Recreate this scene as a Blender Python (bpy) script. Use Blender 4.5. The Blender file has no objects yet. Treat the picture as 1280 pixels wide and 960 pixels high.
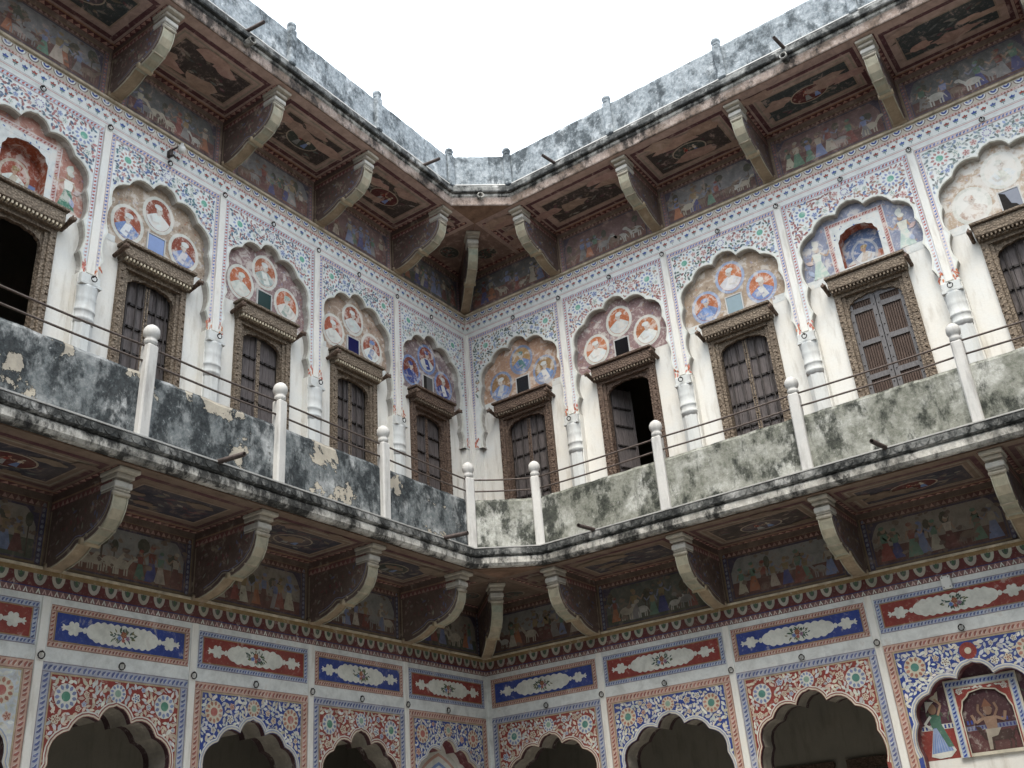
import bpy, bmesh, math, random
from mathutils import Matrix, Vector

random.seed(7)
rnd = random.random
def ru(a, b): return a + (b - a) * rnd()

SC = bpy.context.scene
COL = SC.collection

# ------------------------------------------------------------------ camera
CAM_POS = Vector((6.5967, -9.0769, 1.5893))
YAW, PITCH, ROLL = math.radians(33.2529), math.radians(26.3754), math.radians(-4.6937)
cam_data = bpy.data.cameras.new('camera')
cam_data.sensor_width = 36.0
cam_data.lens = 36.0 * 1268.05 / 1280.0
cam_data.clip_end = 500
cam = bpy.data.objects.new('camera', cam_data)
COL.objects.link(cam)
fw = Vector((-math.sin(YAW) * math.cos(PITCH), math.cos(YAW) * math.cos(PITCH), math.sin(PITCH)))
rt = Vector((math.cos(YAW), math.sin(YAW), 0))
up = rt.cross(fw)
r2 = math.cos(ROLL) * rt + math.sin(ROLL) * up
u2 = -math.sin(ROLL) * rt + math.cos(ROLL) * up
cam.matrix_world = Matrix(((r2.x, u2.x, -fw.x, CAM_POS.x), (r2.y, u2.y, -fw.y, CAM_POS.y),
                           (r2.z, u2.z, -fw.z, CAM_POS.z), (0, 0, 0, 1)))
SC.camera = cam

# ------------------------------------------------------------------ light: overcast daylight
SUN_EL, SUN_AZ = math.radians(62), math.radians(155)     # azimuth clockwise from +y: behind the camera
world = bpy.data.worlds.new('World')
SC.world = world
world.use_nodes = True
wn, wl = world.node_tree.nodes, world.node_tree.links
wn.clear()
sky = wn.new('ShaderNodeTexSky')
sky.sky_type = 'NISHITA'
sky.sun_disc = False
sky.sun_elevation = SUN_EL
sky.sun_rotation = SUN_AZ
sky.dust_density = 6.0
sky.air_density = 1.0
cloud = wn.new('ShaderNodeMix')
cloud.data_type = 'RGBA'
cloud.inputs[0].default_value = 0.80                      # a closed white cloud layer over the blue
cloud.inputs[7].default_value = (8.9, 9.7, 10.7, 1)
wl.new(sky.outputs[0], cloud.inputs[6])
bg = wn.new('ShaderNodeBackground')
bg.inputs['Strength'].default_value = 0.11
wl.new(cloud.outputs[2], bg.inputs['Color'])
wo = wn.new('ShaderNodeOutputWorld')
wl.new(bg.outputs[0], wo.inputs['Surface'])

sun_data = bpy.data.lights.new('sun', 'SUN')
sun_data.energy = 1.5
sun_data.angle = math.radians(35)
sun_data.color = (1.0, 0.93, 0.82)
sun = bpy.data.objects.new('sun', sun_data)
COL.objects.link(sun)
sdir = Vector((math.sin(SUN_AZ) * math.cos(SUN_EL), math.cos(SUN_AZ) * math.cos(SUN_EL), math.sin(SUN_EL)))
sun.rotation_euler = sdir.to_track_quat('Z', 'Y').to_euler()
sun.location = (4, -5, 20)

SC.view_settings.view_transform = 'Standard'
SC.view_settings.look = 'None'
SC.view_settings.gamma = 1.0
SC.view_settings.use_curve_mapping = False
SC.view_settings.exposure = 1.62

# ------------------------------------------------------------------ colours (linear albedo)
WHITE = (.69, .71, .68); CREAM = (.60, .55, .43); PALE = (.66, .66, .59)
RED = (.27, .050, .040); PINK = (.48, .17, .14); MAROON = (.13, .032, .034); DRED = (.115, .034, .032)
BLUE = (.034, .064, .265); LBLUE = (.20, .29, .52); NAVY = (.03, .04, .14)
GREEN = (.10, .26, .18); TEAL = (.09, .22, .22); LEAF = (.07, .13, .07)
OCHRE = (.42, .26, .12); BROWN = (.17, .085, .045); ORANGE = (.50, .17, .07)
DARK = (.035, .028, .026); GREY = (.30, .31, .30); GOLD = (.33, .24, .11); SKIN = (.46, .30, .20)
def mixc(a, b, t): return tuple(x + (y - x) * t for x, y in zip(a, b))
def jit(c, k=.12):
    f = 1 + ru(-k, k)
    return tuple(min(.85, max(.005, x * f * (1 + ru(-.04, .04)))) for x in c)

# ------------------------------------------------------------------ materials
MATS = {}
def new_mat(name):
    m = bpy.data.materials.new(name); m.use_nodes = True
    n, l = m.node_tree.nodes, m.node_tree.links
    b = n['Principled BSDF']
    b.inputs['Specular IOR Level'].default_value = .25
    MATS[name] = m
    return m, n, l, b
def noise(n, l, vec, scale, detail=6, rough=.6, dist=0.0):
    t = n.new('ShaderNodeTexNoise')
    t.inputs['Scale'].default_value = scale; t.inputs['Detail'].default_value = detail
    t.inputs['Roughness'].default_value = rough; t.inputs['Distortion'].default_value = dist
    if vec is not None: l.new(vec, t.inputs['Vector'])
    return t.outputs['Fac']
def ramp(n, l, fac, p0, p1, c0=(0, 0, 0, 1), c1=(1, 1, 1, 1)):
    r = n.new('ShaderNodeValToRGB')
    r.color_ramp.elements[0].position = p0; r.color_ramp.elements[1].position = p1
    r.color_ramp.elements[0].color = c0; r.color_ramp.elements[1].color = c1
    l.new(fac, r.inputs[0]); return r.outputs[0]
def mix(n, l, fac, a, b, mode='MIX'):
    m = n.new('ShaderNodeMix'); m.data_type = 'RGBA'; m.blend_type = mode
    for sock, v in ((m.inputs[0], fac), (m.inputs[6], a), (m.inputs[7], b)):
        if isinstance(v, (int, float)): sock.default_value = v
        elif isinstance(v, tuple): sock.default_value = (*v[:3], 1)
        else: l.new(v, sock)
    return m.outputs[2]
def geo_pos(n, l, sx=1, sy=1, sz=1):
    g = n.new('ShaderNodeNewGeometry'); mp = n.new('ShaderNodeMapping')
    mp.inputs['Scale'].default_value = (sx, sy, sz)
    l.new(g.outputs['Position'], mp.inputs['Vector']); return mp.outputs[0]
def bump(n, l, b, h, strength, dist):
    bp = n.new('ShaderNodeBump'); bp.inputs['Strength'].default_value = strength
    bp.inputs['Distance'].default_value = dist
    l.new(h, bp.inputs['Height']); l.new(bp.outputs[0], b.inputs['Normal'])

def paint_mat(name, wear, under, blot=.35, grime=.3):
    """lime-wash painting: colours from the drawn faces, worn through to the plaster in blotches"""
    m, n, l, b = new_mat(name)
    at = n.new('ShaderNodeAttribute'); at.attribute_name = 'Col'
    p = geo_pos(n, l)
    big = noise(n, l, p, 2.3, 8, .65); fine = noise(n, l, p, 38, 5, .7); mid = noise(n, l, p, 9.5, 8, .7, .4)
    tone = mix(n, l, 1.0, at.outputs['Color'], ramp(n, l, mid, .25, .8, (1 - blot,) * 3 + (1,), (1.12, 1.12, 1.12, 1)), 'MULTIPLY')
    mk = ramp(n, l, mid, .66 - wear * .42, .72 - wear * .36)
    mk2 = ramp(n, l, fine, .60 - wear * .2, .72 - wear * .1)
    wf = n.new('ShaderNodeMath'); wf.operation = 'MAXIMUM'
    l.new(mk, wf.inputs[0])
    sc = n.new('ShaderNodeMath'); sc.operation = 'MULTIPLY'; sc.inputs[1].default_value = min(1, .25 + wear)
    l.new(mk2, sc.inputs[0]); l.new(sc.outputs[0], wf.inputs[1])
    am = n.new('ShaderNodeMath'); am.operation = 'MULTIPLY'; am.inputs[1].default_value = min(.95, .35 + wear)
    l.new(wf.outputs[0], am.inputs[0])
    c = mix(n, l, am.outputs[0], tone, under)
    c = mix(n, l, ramp(n, l, big, .45, .75, (0, 0, 0, 1), (grime, grime, grime, 1)), c, (.16, .13, .10))
    l.new(c, b.inputs['Base Color']); b.inputs['Roughness'].default_value = .8
    bump(n, l, b, mid, .25, .004)
    return m
paint_mat('paint_lower', .20, (.42, .39, .34), .42, .22)
paint_mat('paint_upper', .24, (.66, .64, .60), .22, .12)
paint_mat('paint_tympanum', .36, (.58, .54, .48), .45, .12)
paint_mat('paint_peeled', .52, (.64, .62, .57), .35, .10)
paint_mat('paint_eave', .24, (.40, .30, .25), .55, .15)
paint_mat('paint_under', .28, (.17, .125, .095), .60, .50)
paint_mat('paint_bracket', .20, (.36, .30, .22), .50, .38)

def wash_mat(name, base, dirt, amt, cool=(.55, .60, .62)):
    m, n, l, b = new_mat(name)
    p = geo_pos(n, l); ps = geo_pos(n, l, 5, 5, .9)
    a = noise(n, l, p, 3.2, 8, .65); s = noise(n, l, ps, 2.5, 7, .65); f = noise(n, l, p, 45, 4, .7)
    c = mix(n, l, ramp(n, l, a, .35, .75), base, cool)
    c = mix(n, l, ramp(n, l, s, .52, .80, (0, 0, 0, 1), (amt, amt, amt, 1)), c, dirt)
    c = mix(n, l, ramp(n, l, f, .35, .75, (.12, .12, .12, 1), (0, 0, 0, 1)), c, dirt)
    l.new(c, b.inputs['Base Color']); b.inputs['Roughness'].default_value = .85
    bump(n, l, b, f, .3, .004)
    return m
wash_mat('whitewash', (.70, .675, .61), (.32, .275, .21), .7, (.66, .67, .645))
wash_mat('bluewash', (.52, .545, .535), (.30, .28, .25), .75, (.61, .61, .58))
wash_mat('post_wash', (.54, .53, .50), (.20, .19, .175), .85, (.43, .43, .42))
wash_mat('interior_plaster', (.30, .275, .225), (.13, .115, .095), .6, (.24, .225, .19))
wash_mat('court_plaster', (.42, .42, .40), (.20, .20, .19), .5, (.36, .37, .37))
wash_mat('court_floor', (.36, .355, .34), (.20, .195, .185), .5, (.31, .31, .305))

def stain_mat(name, plaster, algae, black, ta, tb, fall=.9, light=.35):
    """old lime plaster: grey bloom, black mould in runs and clouds, bare patches where the skin fell off"""
    m, n, l, b = new_mat(name)
    p = geo_pos(n, l); ps = geo_pos(n, l, 6.0, 6.0, 1.1)
    a = noise(n, l, p, 2.4, 14, .66, .1); k = noise(n, l, geo_pos(n, l, 1.6, 1.6, 1), 3.1, 15, .70, .1)
    s = noise(n, l, ps, 2.6, 10, .70); f = noise(n, l, p, 21, 10, .78); w = noise(n, l, p, 75, 4, .65)
    d = noise(n, l, p, 1.7, 8, .64, .2)
    c = mix(n, l, ramp(n, l, w, .25, .75), tuple(x * .80 for x in plaster), mixc(plaster, (.74, .76, .76), light))
    c = mix(n, l, ramp(n, l, f, .40, .66, (0, 0, 0, 1), (.7, .7, .7, 1)), c, mixc(plaster, algae, .75))
    c = mix(n, l, ramp(n, l, a, ta, ta + .11), c, mix(n, l, ramp(n, l, f, .38, .62), algae, mixc(algae, plaster, .40)))
    c = mix(n, l, ramp(n, l, s, .53, .68, (0, 0, 0, 1), (.55, .55, .55, 1)), c, mix(n, l, f, black, algae))
    c = mix(n, l, ramp(n, l, k, tb, tb + .10, (0, 0, 0, 1), (.95, .95, .95, 1)), c, mix(n, l, ramp(n, l, f, .42, .72), black, mixc(black, algae, .8)))
    c = mix(n, l, ramp(n, l, f, .60, .68, (0, 0, 0, 1), (.55, .55, .55, 1)), c, mixc(plaster, (.70, .72, .72), .4))
    rim = ramp(n, l, d, fall - .012, fall - .004, (0, 0, 0, 1), (.8, .8, .8, 1))
    c = mix(n, l, rim, c, black)
    fallen = ramp(n, l, d, fall, fall + .005)
    c = mix(n, l, fallen, c, mix(n, l, ramp(n, l, k, .4, .62), mix(n, l, w, (.36, .32, .25), (.50, .46, .38)), mix(n, l, f, (.20, .18, .15), (.40, .37, .31))))
    l.new(c, b.inputs['Base Color']); b.inputs['Roughness'].default_value = .9
    h = n.new('ShaderNodeMath'); h.operation = 'SUBTRACT'
    l.new(f, h.inputs[0]); l.new(fallen, h.inputs[1])
    bump(n, l, b, h.outputs[0], .6, .010)
    return m
stain_mat('parapet_dark', (.42, .43, .42), (.085, .100, .105), (.014, .017, .019), .395, .445, .565)
stain_mat('parapet_green', (.45, .45, .40), (.125, .130, .105), (.016, .019, .016), .395, .485)
stain_mat('parapet_roof', (.58, .61, .62), (.115, .138, .152), (.032, .039, .043), .36, .475, .9, .6)
stain_mat('slab_edge', (.60, .57, .50), (.11, .108, .098), (.008, .008, .008), .47, .46)
stain_mat('slab_edge_dark', (.46, .45, .42), (.095, .10, .096), (.010, .011, .011), .38, .42)
stain_mat('fascia', (.30, .205, .150), (.10, .078, .062), (.014, .012, .011), .47, .50)

def simple(name, col, rough, scale=20, var=.35, bmp=.2, metal=0.0, stretch=(1, 1, 1), spec=.25):
    m, n, l, b = new_mat(name)
    p = geo_pos(n, l, *stretch); f = noise(n, l, p, scale, 6, .65)
    c = mix(n, l, ramp(n, l, f, .3, .72), tuple(x * (1 - var) for x in col), tuple(min(.9, x * (1 + var)) for x in col))
    l.new(c, b.inputs['Base Color']); b.inputs['Roughness'].default_value = rough
    b.inputs['Metallic'].default_value = metal; b.inputs['Specular IOR Level'].default_value = spec
    bump(n, l, b, f, bmp, .004)
    return m
simple('wood_leaf', (.105, .090, .086), .7, 14, .45, .4, 0, (8, 8, .8))
simple('wood_grey', (.13, .125, .125), .75, 16, .3, .3, 0, (6, 6, 1))
simple('wood_slat', (.075, .050, .038), .7, 16, .5, .4, 0, (9, 9, .7))
simple('iron', (.036, .031, .029), .6, 40, .4, .2, .3)
simple('rail_iron', (.095, .075, .066), .65, 40, .4, .2, .2)
simple('dark_void', (.02, .018, .016), .9)
simple('soffit_plaster', (.20, .125, .085), .9, 7, .45, .4)
simple('ledge', (.44, .38, .28), .85, 12, .4, .3)
simple('ceramic', (.62, .62, .58), .35, 20, .05, .05, 0, (1, 1, 1), .5)
simple('pipe', (.060, .045, .040), .6, 30, .5, .3)

def carved_mat(name, a, bcol):
    m, n, l, b = new_mat(name)
    p = geo_pos(n, l)
    v = n.new('ShaderNodeTexVoronoi'); v.inputs['Scale'].default_value = 46; l.new(p, v.inputs['Vector'])
    f = noise(n, l, p, 11, 7, .65)
    c = mix(n, l, ramp(n, l, f, .3, .7), a, bcol)
    c = mix(n, l, ramp(n, l, v.outputs['Distance'], .12, .62, (0, 0, 0, 1), (.6, .6, .6, 1)), c, tuple(x * .35 for x in a))
    l.new(c, b.inputs['Base Color']); b.inputs['Roughness'].default_value = .72
    inv = n.new('ShaderNodeMath'); inv.operation = 'SUBTRACT'; inv.inputs[0].default_value = 1
    l.new(v.outputs['Distance'], inv.inputs[1])
    bump(n, l, b, inv.outputs[0], .9, .012)
    return m
carved_mat('carved_wood', (.165, .125, .090), (.30, .240, .175))
carved_mat('carved_wood_dark', (.115, .075, .056), (.205, .145, .105))
def glass(name, col, rough=.12):
    m, n, l, b = new_mat(name)
    p = geo_pos(n, l); f = noise(n, l, p, 14, 4, .6)
    c = mix(n, l, f, tuple(x * .8 for x in col), tuple(min(1, x * 1.15) for x in col))
    l.new(c, b.inputs['Base Color']); b.inputs['Roughness'].default_value = rough
    b.inputs['Specular IOR Level'].default_value = .5
for nm, c in (('pane_black', (.008, .008, .010)), ('pane_grey', (.17, .24, .26)), ('pane_blue', (.10, .17, .36)),
              ('pane_navy', (.012, .014, .07)), ('pane_green', (.010, .032, .030)), ('pane_dust', (.16, .17, .20)),
              ('pane_hollow', (.10, .10, .10))):
    glass(nm, c)

# ------------------------------------------------------------------ object helpers
def link(o, parent=None):
    COL.objects.link(o)
    if parent is not None:
        o.parent = parent
        if parent.type == 'EMPTY':
            o.matrix_parent_inverse = Matrix.Translation((0, 0, -parent['z0']))
    return o
def thing(name, label, cat, rz=0.0, z0=0.0):
    o = bpy.data.objects.new(name, None); o.empty_display_size = .2
    COL.objects.link(o)
    o.location = (0, 0, z0); o.rotation_euler = (0, 0, rz)
    o['z0'] = z0; o['kind'] = 'thing'; o['label'] = label; o['category'] = cat
    return o
def mesh_obj(name, me, mat, parent=None, label=None):
    o = bpy.data.objects.new(name, me)
    if mat is not None and not me.materials: me.materials.append(MATS[mat])
    link(o, parent)
    if label: o['label'] = label
    return o
def inst(name, me, parent, loc=(0, 0, 0), rz=0.0, rot=None):
    o = bpy.data.objects.new(name, me); link(o, parent)
    o.location = loc; o.rotation_euler = rot if rot else (0, 0, rz)
    return o

def tess(poly):
    """ear clipping of a simple polygon given as (a, b) pairs"""
    n = len(poly)
    area = sum(poly[i][0] * poly[(i + 1) % n][1] - poly[(i + 1) % n][0] * poly[i][1] for i in range(n))
    idx = list(range(n)) if area > 0 else list(range(n - 1, -1, -1))
    def cr(a, b, c): return (b[0] - a[0]) * (c[1] - a[1]) - (b[1] - a[1]) * (c[0] - a[0])
    out = []
    while len(idx) > 3:
        best = None
        for t in range(len(idx)):
            i, j, k = idx[t - 1], idx[t], idx[(t + 1) % len(idx)]
            A, B, C = poly[i], poly[j], poly[k]
            q = cr(A, B, C)
            if q < 1e-12:
                if abs(q) < 1e-12: best = (9, t, None)
                continue
            if any(cr(A, B, poly[m]) >= 0 and cr(B, C, poly[m]) >= 0 and cr(C, A, poly[m]) >= 0 for m in idx if m not in (i, j, k)): continue
            out.append((i, j, k)); idx.pop(t); break
        else:
            if best: idx.pop(best[1])
            else: break
    if len(idx) == 3: out.append(tuple(idx))
    return out

class MB:
    """collects simple solids; one mesh"""
    def __init__(s): s.v = []; s.f = []; s.c = []; s.sm = []
    def add(s, vs, fs, col=None, smooth=False):
        k = len(s.v); s.v += [tuple(v) for v in vs]
        for f in fs:
            s.f.append(tuple(i + k for i in f)); s.c.append(col or WHITE); s.sm.append(smooth)
    def box(s, x0, x1, y0, y1, z0, z1, col=None, bev=0.0):
        if bev <= 0:
            vs = [(x, y, z) for z in (z0, z1) for y in (y0, y1) for x in (x0, x1)]
            s.add(vs, [(0, 2, 3, 1), (4, 5, 7, 6), (0, 1, 5, 4), (2, 6, 7, 3), (0, 4, 6, 2), (1, 3, 7, 5)], col)
        else:
            bm = bmesh.new(); bmesh.ops.create_cube(bm, size=1)
            for v in bm.verts:
                v.co = Vector(((x0 + x1) / 2 + v.co.x * (x1 - x0), (y0 + y1) / 2 + v.co.y * (y1 - y0), (z0 + z1) / 2 + v.co.z * (z1 - z0)))
            bmesh.ops.bevel(bm, geom=bm.edges[:], offset=bev, segments=1, affect='EDGES')
            bm.verts.index_update()
            s.add([v.co for v in bm.verts], [[v.index for v in f.verts] for f in bm.faces], col); bm.free()
    def lathe(s, prof, n=12, cx=0, cy=0, col=None, smooth=True, rot0=0.0, sx=1, sy=1):
        vs = []
        for r, z in prof:
            for i in range(n):
                a = rot0 + 2 * math.pi * i / n
                vs.append((cx + sx * r * math.cos(a), cy + sy * r * math.sin(a), z))
        fs = []
        for j in range(len(prof) - 1):
            for i in range(n):
                k = (i + 1) % n
                fs.append((j * n + i, j * n + k, (j + 1) * n + k, (j + 1) * n + i))
        s.add(vs, fs, col, smooth)
        s.add([vs[i] for i in range(n)], [tuple(range(n - 1, -1, -1))], col)
        s.add(vs[-n:], [tuple(range(n))], col)
    def tube(s, pts, r, n=7, col=None):
        vs = []; P = [Vector(p) for p in pts]
        for i, p in enumerate(P):
            t = (P[min(i + 1, len(P) - 1)] - P[max(i - 1, 0)]).normalized()
            a = t.orthogonal().normalized(); b = t.cross(a)
            rr = r[i] if isinstance(r, (list, tuple)) else r
            for k in range(n):
                q = 2 * math.pi * k / n
                vs.append(p + rr * (math.cos(q) * a + math.sin(q) * b))
        fs = []
        for i in range(len(P) - 1):
            for k in range(n):
                m = (k + 1) % n
                fs.append((i * n + k, i * n + m, (i + 1) * n + m, (i + 1) * n + k))
        fs.append(tuple(range(n - 1, -1, -1))); fs.append(tuple((len(P) - 1) * n + k for k in range(n)))
        s.add(vs, fs, col, True)
    def prism(s, poly, axis, a0, a1, fcol=None, scol=None, caps=(True, True)):
        """polygon (2-D) extruded; axis 'y': poly is (x,z); axis 'x': poly is (y,z)"""
        def P(p, a): return (p[0], a, p[1]) if axis == 'y' else (a, p[0], p[1])
        n = len(poly)
        tris = tess(poly)
        if caps[0]: s.add([P(p, a0) for p in poly], tris, fcol)
        if caps[1]: s.add([P(p, a1) for p in poly], tris, fcol)
        if scol is not False:
            s.add([P(p, a0) for p in poly] + [P(p, a1) for p in poly],
                  [(i, (i + 1) % n, n + (i + 1) % n, n + i) for i in range(n)], scol or fcol)
    def mesh(s, name, mat=None, fix=True):
        me = bpy.data.meshes.new(name)
        me.from_pydata(s.v, [], s.f)
        me.polygons.foreach_set('use_smooth', s.sm)
        at = me.color_attributes.new('Col', 'FLOAT_COLOR', 'CORNER')
        buf = []
        for p, c in zip(me.polygons, s.c):
            buf += [c[0], c[1], c[2], 1.0] * p.loop_total
        at.data.foreach_set('color', buf)
        if fix:
            bm = bmesh.new(); bm.from_mesh(me)
            bmesh.ops.remove_doubles(bm, verts=bm.verts, dist=1e-5)
            bmesh.ops.recalc_face_normals(bm, faces=bm.faces); bm.to_mesh(me); bm.free()
        if mat: me.materials.append(MATS[mat])
        return me
    def obj(s, name, mat, parent=None, label=None):
        return mesh_obj(name, s.mesh(name), mat, parent, label)

class Paint:
    """a painting: flat faces laid one above the other by fractions of a millimetre"""
    def __init__(s, O=(0, 0, 0), A=(1, 0, 0), B=(0, 0, 1), N=(0, -1, 0)):
        s.O, s.A, s.B, s.N = map(Vector, (O, A, B, N)); s.v = []; s.f = []; s.c = []; s.k = 0
    def poly(s, pts, col, L=0, j=.0):
        h = .0012 + L * .0007 + (s.k % 9) * .00006; s.k += 1
        b = len(s.v)
        for a, z in pts:
            s.v.append(s.O + s.A * a + s.B * z + s.N * h)
        s.f.append(tuple(range(b, b + len(pts)))); s.c.append(jit(col, j) if j else col)
    def rect(s, x0, z0, x1, z1, col, L=0): s.poly([(x0, z0), (x1, z0), (x1, z1), (x0, z1)], col, L)
    def disc(s, x, z, rx, rz, col, L=1, n=14, a0=0.0, a1=2 * math.pi):
        full = abs(a1 - a0 - 2 * math.pi) < 1e-6
        m = n if full else n + 1
        s.poly([(x + rx * math.cos(a0 + (a1 - a0) * i / n), z + rz * math.sin(a0 + (a1 - a0) * i / n)) for i in range(m)], col, L)
    def leaf(s, x, z, ang, l, w, col, L=1, j=.1):
        c, d = math.cos(ang), math.sin(ang)
        P = [(0, 0), (.3, .42), (.62, .45), (1, .06), (.66, -.38), (.32, -.45)]
        s.poly([(x + c * p * l - d * q * w, z + d * p * l + c * q * w) for p, q in P], col, L, j)
    def stroke(s, pts, w, col, L=1):
        for (x0, z0), (x1, z1) in zip(pts[:-1], pts[1:]):
            dx, dz = x1 - x0, z1 - z0; q = math.hypot(dx, dz) or 1
            nx, nz = -dz / q * w / 2, dx / q * w / 2
            s.poly([(x0 + nx, z0 + nz), (x1 + nx, z1 + nz), (x1 - nx, z1 - nz), (x0 - nx, z0 - nz)], col, L)
    def frame(s, x0, z0, x1, z1, w, col, L=1):
        s.rect(x0, z0, x1, z0 + w, col, L); s.rect(x0, z1 - w, x1, z1, col, L)
        s.rect(x0, z0 + w, x0 + w, z1 - w, col, L); s.rect(x1 - w, z0 + w, x1, z1 - w, col, L)
    def rope(s, x0, z0, x1, z1, bg, c1, pitch, L=1, edge=None):
        """strip with slanting leaf strokes along its long side"""
        s.rect(x0, z0, x1, z1, bg, L)
        hor = (x1 - x0) >= (z1 - z0)
        W = (z1 - z0) if hor else (x1 - x0); LN = (x1 - x0) if hor else (z1 - z0)
        n = max(1, int(LN / pitch)); lt = mixc(bg, WHITE, .5)
        for i in range(n):
            t = (i + .5) * LN / n + ru(-.1, .1) * pitch; l = W * ru(.66, .78); g = .95 + ru(-.15, .15)
            if hor:
                p0 = (x0 + t - math.cos(g) * l / 2, (z0 + z1) / 2 - math.sin(g) * l / 2)
            else:
                g = math.pi / 2 - g; p0 = ((x0 + x1) / 2 - math.cos(g) * l / 2, z0 + t - math.sin(g) * l / 2)
            s.leaf(p0[0], p0[1], g, l, pitch * .72, c1, L + 1, .22)
            d = pitch * .30
            s.leaf(p0[0] + (d if hor else 0), p0[1] + (0 if hor else d), g, l * .8, pitch * .2, lt, L + 2, .1)
        if edge:
            e = .005
            if hor: s.rect(x0, z0, x1, z0 + e, edge, L + 2); s.rect(x0, z1 - e, x1, z1, edge, L + 2)
            else: s.rect(x0, z0, x0 + e, z1, edge, L + 2); s.rect(x1 - e, z0, x1, z1, edge, L + 2)
    def zig(s, x0, z0, x1, z1, bg, c1, pitch, L=1):
        s.rect(x0, z0, x1, z1, bg, L)
        hor = (x1 - x0) >= (z1 - z0); LN = (x1 - x0) if hor else (z1 - z0)
        n = max(1, int(LN / pitch)); p = LN / n; H = (z1 - z0) if hor else (x1 - x0)
        for i in range(n):
            t = i * p
            tri = [(t + p * .08, .12 * H), (t + p * .92, .12 * H), (t + p * .5, .9 * H)]
            s.poly([(x0 + a, z0 + b) if hor else (x0 + b, z0 + a) for a, b in tri], c1, L + 1, .25)
    def rosette(s, x, z, r, pet, rim, mid, n=11, L=2):
        s.disc(x, z, r * .98, r * .98, rim, L, 18)
        a = ru(0, 1)
        for i in range(n):
            q = a + 2 * math.pi * i / n
            s.leaf(x + math.cos(q) * r * .52, z + math.sin(q) * r * .52, q, r * .44, r * .32, pet, L + 1, .15)
        s.disc(x, z, r * .47, r * .47, rim, L + 2, 14); s.disc(x, z, r * .38, r * .38, mid, L + 3, 14)
    def flower(s, x, z, r, pet, mid, n=5, L=2):
        a = ru(0, 6)
        for i in range(n):
            q = a + 2 * math.pi * i / n
            s.disc(x + math.cos(q) * r * .58, z + math.sin(q) * r * .58, r * .42, r * .42, pet, L, 7)
            s.disc(x + math.cos(q) * r * .55, z + math.sin(q) * r * .55, r * .17, r * .17, mid, L + 1, 5)
        s.disc(x, z, r * .3, r * .3, mid, L + 1, 7); s.disc(x, z, r * .15, r * .15, pet, L + 2, 6)
    def figure(s, x, z, h, robe, skin, top, L=3, face=1):
        """small standing figure: skirt, torso, arms, head with headdress"""
        w = h * .17
        s.poly([(x - w * 1.25, z), (x + w * 1.25, z), (x + w * .45, z + h * .52), (x - w * .45, z + h * .52)], robe, L, .2)
        s.poly([(x - w * .5, z + h * .5), (x + w * .5, z + h * .5), (x + w * .75, z + h * .76), (x - w * .75, z + h * .76)], top, L + 1, .2)
        s.stroke([(x + face * w * .6, z + h * .74), (x + face * w * 1.5, z + h * .6), (x + face * w * 2.1, z + h * .74)], h * .05, skin, L + 1)
        s.stroke([(x - face * w * .6, z + h * .74), (x - face * w * 1.1, z + h * .52)], h * .05, skin, L + 1)
        s.disc(x + face * w * .1, z + h * .87, h * .075, h * .09, skin, L + 2, 9)
        s.disc(x - face * w * .1, z + h * .93, h * .085, h * .06, top, L + 3, 8)
    def bust(s, x, z, r, bgc, robe, cloth, ringc, L=3, skin=None, hat=None):
        """oval portrait: ring, ground, robe, neck, face, turban"""
        k = .84; sk = skin or mixc(SKIN, WHITE, .45)
        s.disc(x, z, r * k * 1.24, r * 1.20, ringc, L, 24); s.disc(x, z, r * k, r, bgc, L + 1, 24)
        f = random.choice((-1, 1))
        lo = [(x + r * k * .97 * math.cos(a), z + r * .97 * math.sin(a)) for a in [math.radians(t) for t in range(200, 341, 14)]]
        s.poly(lo + [(x + r * .46, z - r * .10), (x + r * .18, z + r * .08), (x - r * .18, z + r * .08), (x - r * .46, z - r * .10)], robe, L + 2, .15)
        s.poly([(x - f * r * .3, z - r * .02), (x + f * r * .1, z + r * .02), (x + f * r * .42, z - r * .7), (x - f * r * .02, z - r * .85)], cloth, L + 3, .15)
        s.poly([(x - r * .1, z - r * .02), (x + r * .1, z - r * .02), (x + r * .1, z + r * .25), (x - r * .1, z + r * .25)], sk, L + 3)
        s.disc(x + f * r * .03, z + r * .34, r * .2, r * .26, sk, L + 4, 12)
        s.poly([(x + f * r * .19, z + r * .4), (x + f * r * .29, z + r * .28), (x + f * r * .18, z + r * .25)], sk, L + 4)
        s.disc(x - f * r * .05, z + r * .53, r * .27, r * .17, hat or cloth, L + 5, 10)
        s.disc(x + f * r * .1, z + r * .36, r * .03, r * .025, DARK, L + 5, 6)
        s.stroke([(x - f * r * .5, z - r * .25), (x - f * r * .35, z - r * .6), (x + f * r * .1, z - r * .5)], r * .13, mixc(robe, sk, .5), L + 4)
    def obj(s, name, mat, parent, label=None):
        me = bpy.data.meshes.new(name); me.from_pydata([tuple(v) for v in s.v], [], s.f)
        at = me.color_attributes.new('Col', 'FLOAT_COLOR', 'CORNER'); buf = []
        for p, c in zip(me.polygons, s.c): buf += [c[0], c[1], c[2], 1.0] * p.loop_total
        at.data.foreach_set('color', buf)
        return mesh_obj(name, me, mat, parent, label)

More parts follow.
